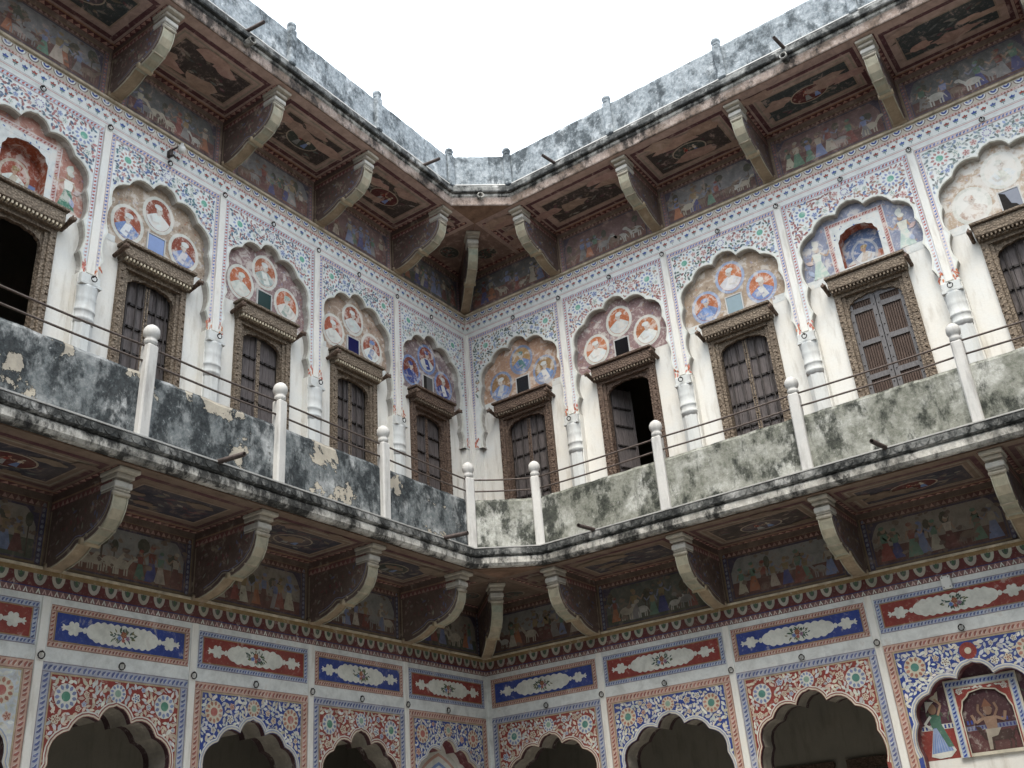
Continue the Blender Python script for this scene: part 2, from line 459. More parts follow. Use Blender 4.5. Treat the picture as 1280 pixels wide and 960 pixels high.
# ------------------------------------------------------------------ plan of the courtyard
# wall frame: u to the right along the wall (0 at the corner), y = -distance out of the wall, z up
LS = [0, 1.332, 2.602, 3.873, 5.153, 6.43, 7.70]
RS = [0, 1.417, 2.815, 4.176, 5.576, 6.97, 8.35]
RZ = {'L': math.pi / 2, 'R': 0.0}
def bays(w):
    out = []
    S = LS if w == 'L' else RS
    for i in range(6):
        a, b = S[i], S[i + 1]
        c = (a + b) / 2 if i else (.70 if w == 'L' else .75)
        k = ((b - a) if i else (1.27 if w == 'L' else 1.36)) / 1.385
        if w == 'L': out.append((i + 1, -b, -a, -c, k))
        else: out.append((i + 1, a, b, c, k))
    return out
D_OUT = .89                                              # how far the balcony and eave reach out
DEC = .085                                                # depth of the arched recess upstairs
UP_CUSP = [(0, 7.585), (.14, 7.48), (.405, 7.38), (.56, 7.10), (.562, 6.80), (.572, 6.50), (.60, 6.30)]
LO_CUSP = [(0, 2.965), (.14, 2.852), (.378, 2.772), (.52, 2.552), (.545, 2.30)]
def arch(cusps, c, k, zc, n=6, grow=0.0):
    """multifoil outline from the left foot over the apex to the right foot"""
    right = []
    for i in range(len(cusps) - 1):
        (x0, z0), (x1, z1) = cusps[i], cusps[i + 1]
        L = math.hypot(x1 - x0, z1 - z0)
        nx, nz = (z0 - z1) / L, (x1 - x0) / L
        if nx * (x0 + x1) / 2 + nz * ((z0 + z1) / 2 - zc) < 0: nx, nz = -nx, -nz
        bul = L * (.13 if i == 0 else .24 if i < 3 else .12)
        for j in range(n):
            t = j / n
            b = bul * 4 * t * (1 - t)
            if i == 0: b = bul * (4 * t * (1 - t)) * (1.2 if t > .3 else .7)
            right.append((x0 + (x1 - x0) * t + nx * b, z0 + (z1 - z0) * t + nz * b))
    right.append(cusps[-1])
    if grow:
        g = []
        for x, z in right:
            dx, dz = x, z - zc; q = math.hypot(dx, dz) or 1
            g.append((x + dx / q * grow, z + dz / q * grow))
        right = g
    left = [(-x, z) for x, z in reversed(right[1:])]
    return [(c + x * k, z) for x, z in left + right]
def inside(pt, poly):
    x, z = pt; r = False; n = len(poly); j = n - 1
    for i in range(n):
        xi, zi = poly[i]; xj, zj = poly[j]
        if (zi > z) != (zj > z) and x < (xj - xi) * (z - zi) / (zj - zi) + xi: r = not r
        j = i
    return r
def dist_poly(pt, poly):
    x, z = pt; best = 9
    for (x0, z0), (x1, z1) in zip(poly[:-1], poly[1:]):
        dx, dz = x1 - x0, z1 - z0; q = dx * dx + dz * dz or 1e-9
        t = max(0, min(1, ((x - x0) * dx + (z - z0) * dz) / q))
        best = min(best, math.hypot(x - x0 - t * dx, z - z0 - t * dz))
    return best

def floral(p, x0, z0, x1, z1, outline, bgc, leafs, accents, ros, n, ll, clear=.03, L=1):
    """fills the spandrel: ros = rosettes (x,z,r,petal,rim,mid); then flowers, then scrolling leaves"""
    taken = []; grid = {}; CELL = .06
    def put(x, z, r):
        taken.append((x, z, r)); g = int(r / CELL) + 1
        cx, cz = int(x // CELL), int(z // CELL)
        for i in range(cx - g, cx + g + 1):
            for j in range(cz - g, cz + g + 1): grid.setdefault((i, j), []).append((x, z, r))
    for (x, z, r, pet, rim, mid) in ros:
        p.rosette(x, z, r, pet, rim, mid, 11, L + 1); put(x, z, r * 1.02)
    def ok(x, z, r):
        if not (x0 + r < x < x1 - r and z0 + r < z < z1 - r): return False
        for a, b, q in grid.get((int(x // CELL), int(z // CELL)), ()):
            if (x - a) ** 2 + (z - b) ** 2 < (q + r) ** 2: return False
        if inside((x, z), outline): return False
        return dist_poly((x, z), outline) > r + clear
    for t in range(240):
        x, z, r = ru(x0, x1), ru(z0, z1), ru(.020, .042)
        if ok(x, z, r * 1.15):
            a = random.choice(accents); p.flower(x, z, r, a[0], a[1], 5, L + 1); put(x, z, r)
    nroot = len(taken); cnt = 0
    for t in range(n * 8):
        if cnt >= n: break
        x, z = ru(x0, x1), ru(z0, z1); r = ll * ru(.30, .5)
        if not ok(x, z, r * .60): continue
        a = min(taken[:nroot], key=lambda q: (q[0] - x) ** 2 + (q[1] - z) ** 2) if nroot else (x, z, 0)
        ang = math.atan2(z - a[1], x - a[0]) + random.choice((.9, -.9, .5)) + ru(-.4, .4)
        l = r * 2.3; w = l * ru(.44, .60)
        p.leaf(x - math.cos(ang) * l / 2, z - math.sin(ang) * l / 2, ang, l, w, random.choice(leafs), L + 1, .2)
        put(x, z, r * .60); cnt += 1
    for t in range(int(n * .5)):                          # thin stems between the leaves
        x, z = ru(x0, x1), ru(z0, z1); a = ru(0, 6.28); q = ll * .7
        xe, ze = x + q * math.cos(a), z + q * math.sin(a)
        if not ok(x, z, -.002) or not (x0 < xe < x1 and z0 < ze < z1) or inside((xe, ze), outline) or dist_poly((xe, ze), outline) < clear: continue
        p.stroke([(x, z), ((x + xe) / 2 + ru(-.01, .01), (z + ze) / 2), (xe, ze)], .005, random.choice(leafs), L)

def band(p, outline, w0, w1, cx, zc, col, L):
    """painted line following the arch outline"""
    def off(w):
        o = []
        for i, (x, z) in enumerate(outline):
            a = outline[max(0, i - 1)]; b = outline[min(len(outline) - 1, i + 1)]
            tx, tz = b[0] - a[0], b[1] - a[1]; q = math.hypot(tx, tz) or 1
            o.append((x - tz / q * w, z + tx / q * w))
        return o
    A, B = off(w0), off(w1)
    for i in range(len(A) - 1):
        p.poly([A[i], A[i + 1], B[i + 1], B[i]], col, L)

# ------------------------------------------------------------------ shared small meshes
def ring_mesh():
    m = MB()
    n = 14
    m.tube([(.024 * math.cos(2 * math.pi * i / n), -.016 - .004 * math.sin(2 * math.pi * i / n), -.020 + .024 * math.sin(2 * math.pi * i / n)) for i in range(n + 1)], .0052, 5)
    m.tube([(0, .01, .006), (0, -.024, .004)], .007, 5)
    return m.mesh('iron_ring', 'iron')
RING = ring_mesh()

# ------------------------------------------------------------------ the setting outside the two painted walls
def struct(name, m, mat):
    o = m.obj(name, mat); o['kind'] = 'structure'; return o
m = MB(); m.box(-4, 10, -12.5, 4, -.2, 0); struct('courtyard_floor', m, 'court_floor')
m = MB(); m.box(9.3, 9.7, -12.0, .6, 0, 9.45); struct('courtyard_wall_east', m, 'court_plaster')
m = MB(); m.box(-.4, 9.3, -12.0, -11.6, 0, 9.45); struct('courtyard_wall_south', m, 'court_plaster')
m = MB(); m.box(-.3, 0, -11.6, -7.70, 0, 9.0); struct('courtyard_wall_west_end', m, 'court_plaster')
m = MB(); m.box(8.35, 9.3, 0, .3, 0, 9.0); struct('courtyard_wall_north_end', m, 'court_plaster')
m = MB()
m.box(-2.7, -2.6, -7.8, 2.7, 0.01, 8.7); m.box(-2.6, 8.45, 2.6, 2.7, 0.01, 8.7)
m.box(-2.6, -.32, -7.9, -7.8, .01, 8.7); m.box(8.35, 8.45, .32, 2.6, .01, 8.7)
struct('interior_wall', m, 'interior_plaster')
m = MB(); m.box(-2.6, -.36, -7.8, 2.6, 3.42, 4.36); m.box(-.36, 8.35, .36, 2.6, 3.42, 4.36)
struct('interior_ceiling', m, 'interior_plaster')

for s_ in (LS, RS):                                       # plain doors on the back wall of the arcade rooms
    for q in range(1, 6):
        c_ = (s_[q] + s_[q + 1]) / 2; root = None
        for o_, bxs in ((1, [(c_ - .52, c_ + .52, 0, 2.45)]), (0, [(c_ - .62, c_ - .52, 0, 2.45), (c_ + .52, c_ + .62, 0, 2.45), (c_ - .62, c_ + .62, 2.45, 2.57)])):
            mb = MB()
            for a_, b_, z0_, z1_ in bxs:
                if s_ is LS: mb.box(-2.599, -2.55 - .03 * o_, -b_, -a_, z0_ + .01, z1_)
                else: mb.box(a_, b_, 2.55 + .03 * o_, 2.599, z0_ + .01, z1_)
            if o_: root = struct('interior_door', mb, 'wood_leaf')
            else: mb.obj('door_frame', 'carved_wood_dark', root)

# ------------------------------------------------------------------ ground-floor arcade walls
LABEL_LO = {'L': 'painted ground floor arcade wall with a blind pointed niche beside the corner',
            'R': 'painted ground floor arcade wall with a shrine niche beside a woman in blue skirt'}
BLIND = {('L', 1), ('R', 4)}
def lower_wall(w):
    T = thing('arcade_facade', LABEL_LO[w], 'wall', RZ[w], 0)
    sg = -1 if w == 'L' else 1
    S = LS if w == 'L' else RS
    for i, u0, u1, c, k in bays(w):
        blind = (w, i) in BLIND
        redbg = (i % 2 == 0) if w == 'L' else (i % 2 == 1)
        out = arch(LO_CUSP, c, k, 2.2)
        foot_l, foot_r = out[0], out[-1]
        poly = [(u0, 0), (foot_l[0], 0)] + out + [(foot_r[0], 0), (u1, 0), (u1, 3.26), (u0, 3.26)]
        m = MB(); depth = .14 if blind else .30
        n = len(poly)
        m.prism(poly, 'y', 0, depth, WHITE, False, (True, False))
        path = [(foot_l[0], 0)] + out + [(foot_r[0], 0)]
        cuts = [(0, .045, (.07, .03, .035)), (.045, .235, (.30, .27, .22)), (.235, .30, (.06, .035, .035))] if not blind else [(0, .03, CREAM), (.03, .14, (.16, .05, .06))]
        for y0, y1, cc in cuts:
            m.add([(x, y0, z) for x, z in path] + [(x, y1, z) for x, z in path],
                  [(q, q + 1, len(path) + q + 1, len(path) + q) for q in range(len(path) - 1)], cc)
        if not blind: m.prism(poly, 'y', .30, .3001, (.2, .17, .14), False, (True, False))
        sp = m.obj('arch_panel', 'paint_lower', T)
        # painting round the arch
        p = Paint()
        pw = .034
        a0, a1 = (u0 + pw, u1 - pw) if i > 1 else ((u0 + pw, u1 - .05) if w == 'L' else (u0 + .05, u1 - pw))
        A, Bc = (RED, BLUE) if redbg else (BLUE, RED)
        if w == 'L' and i == 5: A = mixc(WHITE, LBLUE, .25)
        pinkish = mixc(CREAM, PINK, .55) if not redbg else mixc(CREAM, LBLUE, .6)
        zt = 3.212; bw = .066
        rope_bg = mixc(pinkish, CREAM, .15)
        rope_fg = mixc(mixc(Bc, DARK, .15), pinkish, .22)
        for (x0, z0, x1, z1) in ((a0, 0.4, a0 + bw, zt - bw), (a1 - bw, .4, a1, zt - bw), (a0, zt - bw, a1, zt)):
            p.rope(x0, z0, x1, z1, rope_bg, rope_fg, .037, 1, mixc(mixc(Bc, MAROON, .5), CREAM, .25))
        e = .012
        p.frame(a0 + bw, .3, a1 - bw, zt - bw, e, mixc(GOLD, CREAM, .35), 2)
        x0, x1, ztop = a0 + bw + e, a1 - bw - e, zt - bw - e
        # ground colour only outside the opening
        gp = [(x0, 1.9), (foot_l[0], 1.9)] + [(min(max(x, x0 + .003), x1 - .003), z) for x, z in out] + [(foot_r[0], 1.9), (x1, 1.9), (x1, ztop), (x0, ztop)]
        for f in tess(gp):
            p.k = 0; p.poly([gp[q] for q in f], A, 0)
        lf = [CREAM, PALE, mixc(CREAM, PINK, .25) if redbg else PALE, mixc(PALE, LBLUE, .25)]
        acc = [(PALE, BLUE), (mixc(PALE, LBLUE, .4), BLUE), (CREAM, RED)] if redbg else [(CREAM, RED), (mixc(CREAM, PINK, .4), RED), (PALE, BROWN)]
        pet, rim = (mixc(BLUE, LBLUE, .35), PALE) if redbg else (mixc(RED, ORANGE, .25), CREAM)
        midc = GREEN if redbg or i % 4 == 2 else mixc(PINK, MAROON, .2)
        if w == 'R': midc = mixc(GREEN, TEAL, .5)
        R_ = .090; pet = mixc(pet, rim, .22)
        ros = [(c - .44 * k, 2.995, R_, pet, rim, midc), (c + .44 * k, 2.995, R_, pet, rim, midc), (c, 3.052, .068, pet, rim, mixc(GREEN, PALE, .3))]
        if (w, i) == ('R', 4): ros[2] = (c, 3.055, .070, RED, RED, CREAM)
        floral(p, x0, 2.1, x1, ztop, [(foot_l[0], 1.8)] + out + [(foot_r[0], 1.8)], A, lf, acc, ros, 900, .054, .032, 1)
        band(p, out, .004, .016, c, 2.2, CREAM, 2); band(p, out, .016, .026, c, 2.2, mixc(MAROON, PINK, .4) if redbg else mixc(LBLUE, CREAM, .3), 2)
        band(p, out, .026, .036, c, 2.2, PALE, 2)
        p.obj('floral_painting', 'paint_lower', sp)
        # cartouche panel above
        p = Paint()
        b0, b1 = (u0 + .045, u1 - .045) if i > 1 else ((u0 + .045, u1 - .06) if w == 'L' else (u0 + .06, u1 - .045))
        p.rect(u0, 3.26, u1, 3.655, WHITE, 0)
        G, Fc = (BLUE, RED) if redbg else (RED, BLUE)
        if True:
            z0, z1, q = 3.312, 3.608, .044
            fbg = mixc(CREAM, PINK, .45) if redbg else mixc(PALE, LBLUE, .55)
            fg = mixc(mixc(Fc, DARK, .15), fbg, .2)
            for (xa, za, xb, zb) in ((b0, z0, b1, z0 + q), (b0, z1 - q, b1, z1), (b0, z0 + q, b0 + q, z1 - q), (b1 - q, z0 + q, b1, z1 - q)):
                p.rope(xa, za, xb, zb, fbg, fg, .028, 1, mixc(MAROON, fbg, .35))
            p.rect(b0 + q, z0 + q, b1 - q, z1 - q, mixc(G, DARK, .12), 1)
            p.frame(b0 + q, z0 + q, b1 - q, z1 - q, .006, GOLD, 2)
            zc = (z0 + z1) / 2; cc = (b0 + b1) / 2; hw = .345 * k * ru(.95, 1.04); hh = .082 * ru(.93, 1.04); nlb = random.choice((8, 9, 10, 11))
            half = []
            for j in range(61):
                x = -hw + 2 * hw * j / 60; tp = min(1.0, (hw - abs(x)) / (.15 * k))
                half.append((x, hh * (.82 * math.sqrt(max(0, 1 - (1 - tp) ** 2)) + .18 * abs(math.sin(math.pi * (x + hw) / (2 * hw) * nlb)) * min(1, tp * 1.5))))
            p.poly([(cc + x, zc + z) for x, z in half] + [(cc + x, zc - z) for x, z in reversed(half[1:-1])], PALE, 3)
            for sx in (-1, 1):
                p.leaf(cc + sx * hw * .96, zc, 0 if sx > 0 else math.pi, .045, .05, PALE, 3, 0)
                xs = cc + sx * (hw + .105 * k)
                for t in range(6):
                    a = math.pi * t / 3
                    p.disc(xs + .034 * math.cos(a) * 1.1, zc + .034 * math.sin(a), .021, .021, PALE, 3 + t % 2, 8)
                    if t % 3 == 0: p.leaf(xs + .03 * math.cos(a), zc, a, .05, .035, PALE, 3, 0)
                p.disc(xs, zc, .036, .036, PALE, 5, 10)
                for t in (-1, 0, 1):
                    p.leaf(xs + sx * .07 * k, zc, (0 if sx > 0 else math.pi) + t * .8, .036, .018, PALE, 4, .04)
            for t in range(44):                           # the bouquet
                a = ru(0, 6.28); q2 = ru(.25, .95)
                p.leaf(cc + .105 * q2 * math.cos(a), zc + .040 * q2 * math.sin(a), math.atan2(.7 * math.sin(a), math.cos(a)) + random.choice((-.45, .45)), ru(.028, .042), .013, random.choice((LEAF, (.06, .10, .07), (.05, .09, .09), mixc(LEAF, OCHRE, .3))), 4 + t % 2, .2)
            for dx, dz, r, a, b in ((0, .010, .028, mixc(mixc(RED, PINK, .3), BROWN, .3), OCHRE), (-.034, -.014, .019, LBLUE, BLUE), (.036, -.012, .019, mixc(LBLUE, PINK, .5), MAROON), (0, -.03, .016, PINK, RED)):
                p.flower(cc + dx, zc + dz, r, a, b, 5, 6)
        # red friezes under the brackets
        p.rect(u0, 3.655, u1, 3.705, mixc(MAROON, PALE, .12), 1)
        n = int((u1 - u0) / .047)
        for j in range(n):
            x = u0 + (j + .5) * (u1 - u0) / n; h = .019
            p.poly([(x - h, 3.662), (x - h * .4, 3.662), (x, 3.688), (x + h * .4, 3.662), (x + h, 3.662), (x, 3.700)], PALE if j % 2 else mixc(PALE, PINK, .5), 2, .2)
        p.rect(u0, 3.705, u1, 3.83, DRED, 1)
        p.rect(u0, 3.700, u1, 3.707, NAVY, 2)
        n = round((u1 - u0) / .135)
        for j in range(n):
            x = u0 + (j + .5) * (u1 - u0) / n
            p.disc(x, 3.80, .052, .080, jit((.37, .35, .29), .2), 2, 9, math.pi, 2 * math.pi); p.disc(x, 3.797, .026, .045, (.085, .105, .085), 3, 8, math.pi, 2 * math.pi)
            p.leaf(x, 3.765, math.pi / 2, .04, .02, LEAF, 4)
        p.rect(u0, 3.800, u1, 3.832, mixc(GOLD, BROWN, .4), 4)
        band_m = MB(); band_m.box(u0, u1, .001, .2, 3.26, 4.384, WHITE)
        bo = band_m.obj('upper_band', 'whitewash', T)
        p.obj('frieze_painting', 'paint_lower', bo)
        mural(bo, u0, u1, 3.852, 4.384, 'paint_under', (w, i))
        m = MB(); m.box(u0, u1, -.022, .01, 3.832, 3.850); m.obj('ledge', 'ledge', T)
        # white strips and iron rings
        if i > 1 or True:
            us = u0 if w == 'L' else u1
            m = MB(); m.box(us - .031, us + .031, -.012, .002, 0, 3.655, None, .004); m.obj('pilaster_strip', 'whitewash', T)
            inst('iron_ring', RING, T, (us, -.012, 3.265))
        inst('iron_ring', RING, T, (c, -.004, 3.262))
        if blind:
            m = MB(); m.box(u0 + .06, u1 - .06, .14, .2, 0, 3.2); bk = m.obj('niche_back', 'whitewash', T)
            p = Paint(O=(0, .14, 0))
            if w == 'L':
                for g, col in ((.0, PALE), (-.05, mixc(PINK, CREAM, .4)), (-.075, PALE), (-.12, LBLUE), (-.145, WHITE), (-.19, mixc(RED, PINK, .4)), (-.21, PALE)):
                    o2 = [(c + (x - c) * (1 + g * 1.3), z + g * 1.25) for x, z in [(c - .5 * k, 1.9)] + [(c - .5 * k * math.cos(t * math.pi / 24) ** .8, 2.25 + .62 * math.sin(t * math.pi / 24) ** 1.0 + .05 * max(0, (t - 9) / 3) ** 2) for t in range(13)]]
                    o2 = o2 + [(2 * c - x, z) for x, z in reversed(o2[:-1])]
                    p.poly(o2, col, int(-g * 60))
            else:
                p.rect(u0 + .1, 2.27, u1 - .1, 2.5, RED, 0); p.rect(u0 + .1, 2.50, u1 - .1, 2.54, PALE, 1)
                for t in range(40): p.rect(u0 + .1 + t * .03, 2.505, u0 + .115 + t * .03, 2.535, BLUE, 2)
                p.rect(u0 + .1, 2.54, u1 - .1, 3.1, (.10, .045, .06), 0)
                for t in range(60):
                    p.leaf(ru(u0 + .1, u1 - .1), ru(2.55, 2.7), ru(.8, 2.3), .05, .015, (.10, .12, .08), 1)
                q0, q1, qz0, qz1 = c - .285, c + .285, 2.262, 2.865
                for sx, rb, tp in ((-1, LBLUE, (.08, .17, .12)), (1, OCHRE, RED)):
                    fx = c + sx * .42
                    p.poly([(fx - .095, 2.30), (fx - .03, 2.278), (fx + .06, 2.285), (fx + .11, 2.33), (fx + .03, 2.52), (fx - .03, 2.52)], PALE, 6)
                    p.poly([(fx - .085, 2.32), (fx + .09, 2.33), (fx + .028, 2.515), (fx - .028, 2.515)], rb, 7)
                    for t in range(7): p.stroke([(fx - .07 + t * .024, 2.325), (fx - .02 + t * .007, 2.51)], .004, mixc(rb, PALE, .5), 8)
                    p.poly([(fx - .04, 2.51), (fx + .04, 2.51), (fx + .05, 2.62), (fx - .045, 2.62)], tp, 7)
                    p.poly([(fx + .02, 2.61), (fx + .10, 2.36), (fx + .055, 2.36), (fx - .02, 2.56)], tp, 9)
                    p.stroke([(fx - .03, 2.61), (fx - .09, 2.55), (fx - .04, 2.51)], .02, PALE, 9)
                    p.stroke([(fx + .03, 2.61), (fx + .07, 2.69), (fx + .03, 2.74)], .018, SKIN, 9)
                    p.disc(fx - .005, 2.665, .034, .044, mixc(BROWN, SKIN, .5), 8, 12)
                    p.poly([(fx - .06, 2.64), (fx - .05, 2.73), (fx + .02, 2.72), (fx - .02, 2.69)], PALE, 9)
                    p.poly([(fx - .01, 2.75), (fx + .07, 2.80), (fx + .055, 2.70)], CREAM, 8)
            p.obj('niche_painting', 'paint_lower', bk)
            if w == 'R':                                  # the shrine box let into the niche back
                ins = [(c - .195, 2.262), (c - .195, 2.60), (c - .175, 2.645), (c - .165, 2.685), (c - .125, 2.715), (c - .10, 2.745), (c, 2.765)]
                ins = ins + [(2 * c - x, z) for x, z in reversed(ins[:-1])]
                q0, q1, qz0, qz1 = c - .285, c + .285, 2.262, 2.865; yf = .112
                q = MB(); q.prism([(q0, qz0)] + ins + [(q1, qz0), (q1, qz1), (q0, qz1)], 'y', yf, .138, CREAM, (.10, .06, .06))
                q.box(c - .195, c + .195, yf + .004, .138, qz0 + .001, 2.288, CREAM)
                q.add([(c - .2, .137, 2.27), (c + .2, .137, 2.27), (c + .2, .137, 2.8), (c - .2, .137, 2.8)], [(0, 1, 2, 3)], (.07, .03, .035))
                sh = q.obj('shrine', 'paint_lower', T, 'blue and red framed shrine niche holding a rider on a dark animal')
                p = Paint(O=(0, yf, 0))
                for (xa, za, xb, zb) in ((q0 + .012, qz0, q0 + .062, qz1 - .06), (q1 - .062, qz0, q1 - .012, qz1 - .06), (q0 + .012, qz1 - .06, q1 - .012, qz1 - .01)):
                    p.rope(xa, za, xb, zb, mixc(LBLUE, PALE, .3), BLUE, .03, 1, PALE)
                rp = [(q0 + .072, qz0), (ins[0][0] - .008, qz0)] + [(x + (-.008 if x < c else .008 if x > c else 0), z + .008) for x, z in ins] + [(q1 - .08 + .008, qz0), (q1 - .072, qz1 - .07), (q0 + .072, qz1 - .07)]
                for f in tess(rp): p.k = 0; p.poly([rp[t] for t in f], RED, 1)
                for t in range(26):
                    p.leaf(ru(q0 + .08, q1 - .11), ru(qz1 - .088, qz1 - .078), ru(-.3, .3), .03, .012, PALE, 3)
                for sx in (-1, 1): p.flower(c + sx * .175, qz1 - .10, .026, PALE, RED, 5, 3)
                p.obj('shrine_frame_painting', 'paint_lower', sh)
                p = Paint(O=(0, .1365, 0)); L = 2
                p.poly([(c - .19, 2.29), (c + .19, 2.29), (c + .19, 2.46), (c - .19, 2.46)], (.14, .05, .05), 0)
                p.rect(c - .19, 2.455, c + .19, 2.49, mixc(LBLUE, GREY, .4), 1)
                for t in range(14): p.rect(c - .185 + t * .027, 2.46, c - .172 + t * .027, 2.485, BLUE, 2)
                B2 = (.045, .028, .022)                   # dark four-legged mount with a rider
                p.poly([(c - .06, 2.42), (c + .13, 2.44), (c + .16, 2.40), (c + .13, 2.365), (c - .04, 2.36), (c - .075, 2.38)], B2, 3)
                p.poly([(c - .05, 2.42), (c - .085, 2.475), (c - .125, 2.49), (c - .115, 2.455), (c - .075, 2.38)], B2, 3)
                for lx in (-.05, -.025, .10, .135): p.stroke([(c + lx, 2.38), (c + lx + .012, 2.335), (c + lx, 2.295)], .014, B2, 4)
                p.stroke([(c + .15, 2.41), (c + .18, 2.44), (c + .185, 2.38)], .012, B2, 4)
                p.poly([(c - .05, 2.55), (c + .055, 2.55), (c + .04, 2.44), (c - .035, 2.44)], SKIN, 5)
                p.poly([(c - .05, 2.455), (c + .07, 2.455), (c + .03, 2.40), (c - .02, 2.39), (c - .03, 2.30), (c - .055, 2.30)], CREAM, 6)
                for sx in (-1, 1):
                    p.stroke([(c + sx * .045, 2.54), (c + sx * .11, 2.51), (c + sx * .13, 2.575)], .022, SKIN, 6)
                    p.stroke([(c + sx * .04, 2.545), (c + sx * .075, 2.60), (c + sx * .06, 2.65)], .018, mixc(SKIN, BROWN, .4), 6)
                p.disc(c, 2.60, .034, .042, mixc(SKIN, BROWN, .5), 7, 12)
                p.poly([(c - .04, 2.625), (c + .04, 2.625), (c, 2.69)], mixc(RED, GOLD, .4), 8)
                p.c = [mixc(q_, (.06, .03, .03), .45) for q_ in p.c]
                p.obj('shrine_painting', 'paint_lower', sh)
    return T

def mural(parent, u0, u1, z0, z1, mat, key, bracket=.075):
    """painted wall field behind the brackets: frame, scalloped field, little figures and trees"""
    p = Paint(); st = random.getstate(); random.seed(hash((key[0] == 'L', key[1], z0 > 6)) & 0xffff)
    up = z0 > 6
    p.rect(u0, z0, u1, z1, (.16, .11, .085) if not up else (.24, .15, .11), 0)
    a, b = u0 + bracket, u1 - bracket
    p.frame(a, z0 + .012, b, z1 - .05, .012, GOLD, 1)
    for (xa, za, xb, zb) in ((a + .012, z0 + .012, a + .055, z1 - .06), (b - .055, z0 + .012, b - .012, z1 - .06)):
        p.rope(xa, za, xb, zb, NAVY if not up else mixc(MAROON, LBLUE, .3), mixc(LBLUE, GREY, .5) if not up else PINK, .04, 1)
    p.zig(a + .012, z1 - .10, b - .012, z1 - .055, MAROON, mixc(PINK, CREAM, .4), .05, 1)
    x0, x1, y0, y1 = a + .065, b - .065, z0 + .03, z1 - .11
    p.rect(x0, y0, x1, y1, mixc(NAVY, DARK, .3), 2)
    h = y1 - y0
    scene = random.choice(('sky', 'hall', 'wood')) if not up else random.choice(('wood', 'sky', 'red'))
    skyc = {'sky': (.33, .35, .33), 'hall': (.36, .33, .27), 'wood': (.10, .14, .12), 'red': (.30, .12, .09)}[scene]
    if up: skyc = mixc(skyc, (.12, .14, .20), .4)
    pts = [(x0 + .015, y0 + .01), (x1 - .015, y0 + .01), (x1 - .015, y0 + h * .62)]
    for t in range(9):
        q = t / 8; pts.append((x1 - .015 - .10 * q, y0 + h * (.62 + .34 * math.sin(q * 1.57))))
    for t in range(9):
        q = 1 - t / 8; pts.append((x0 + .015 + .10 * q, y0 + h * (.62 + .34 * math.sin(q * 1.57))))
    pts.append((x0 + .015, y0 + h * .62))
    p.poly(pts, skyc, 3)
    gc = random.choice((DRED, MAROON, (.05, .09, .06), (.20, .07, .05)))
    p.poly([(x0 + .015, y0 + .01), (x1 - .015, y0 + .01), (x1 - .015, y0 + h * ru(.28, .45)), (x0 + .015, y0 + h * ru(.28, .45))], gc, 4)
    for t in range(int(ru(3, 7))):
        x = ru(x0 + .06, x1 - .06)
        p.disc(x, y0 + h * ru(.55, .75), ru(.03, .06), ru(.04, .07), random.choice(((.03, .055, .035), (.05, .08, .05), (.06, .07, .04))), 5, 9)
        p.stroke([(x, y0 + .02), (x, y0 + h * .6)], .01, (.05, .04, .03), 5)
    nf = int((x1 - x0) / .12)
    for t in range(nf):
        x = x0 + .06 + (x1 - x0 - .12) * (t + ru(.2, .8)) / nf
        if rnd() < .72:
            p.figure(x, y0 + .02 + ru(0, .02), h * ru(.58, .8), random.choice((RED, GREEN, LBLUE, CREAM, ORANGE, BLUE, MAROON, GREY)),
                     random.choice((SKIN, mixc(LBLUE, GREY, .4), mixc(SKIN, BROWN, .3))), random.choice((CREAM, RED, GREEN, LBLUE, GOLD)), 6, random.choice((-1, 1)))
        else:                                             # cow, horse or elephant seen from the side
            s_ = ru(.7, 1.1); cl = random.choice((CREAM, GREY, PALE, (.2, .14, .1)))
            f = random.choice((-1, 1)); zz = y0 + .03
            p.disc(x, zz + .09 * s_, .075 * s_, .042 * s_, cl, 6, 12)
            p.stroke([(x + f * .06 * s_, zz + .1 * s_), (x + f * .105 * s_, zz + .155 * s_)], .03 * s_, cl, 6)
            p.disc(x + f * .12 * s_, zz + .16 * s_, .03 * s_, .02 * s_, cl, 7, 8)
            for q in (-.055, -.03, .03, .055): p.stroke([(x + q * s_, zz + .07 * s_), (x + q * s_, zz)], .014 * s_, cl, 7)
            p.stroke([(x - f * .07 * s_, zz + .1 * s_), (x - f * .095 * s_, zz + .04 * s_)], .008 * s_, cl, 7)
    for t in range(40):                                   # flaked spots
        x, z, r = ru(x0, x1), ru(y0, y1), ru(.006, .03)
        p.poly([(x + r * ru(.5, 1.4) * math.cos(q), z + r * ru(.4, 1.0) * math.sin(q)) for q in (0, .7, 1.4, 2.1, 2.8, 3.5, 4.2, 4.9, 5.6)], random.choice(((.20, .14, .10), (.16, .12, .10), (.26, .20, .15))), 13)
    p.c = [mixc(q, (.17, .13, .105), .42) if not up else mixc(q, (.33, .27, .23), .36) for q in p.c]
    random.setstate(st)
    p.obj('mural', mat, parent)

AW_L = lower_wall('L'); AW_R = lower_wall('R')

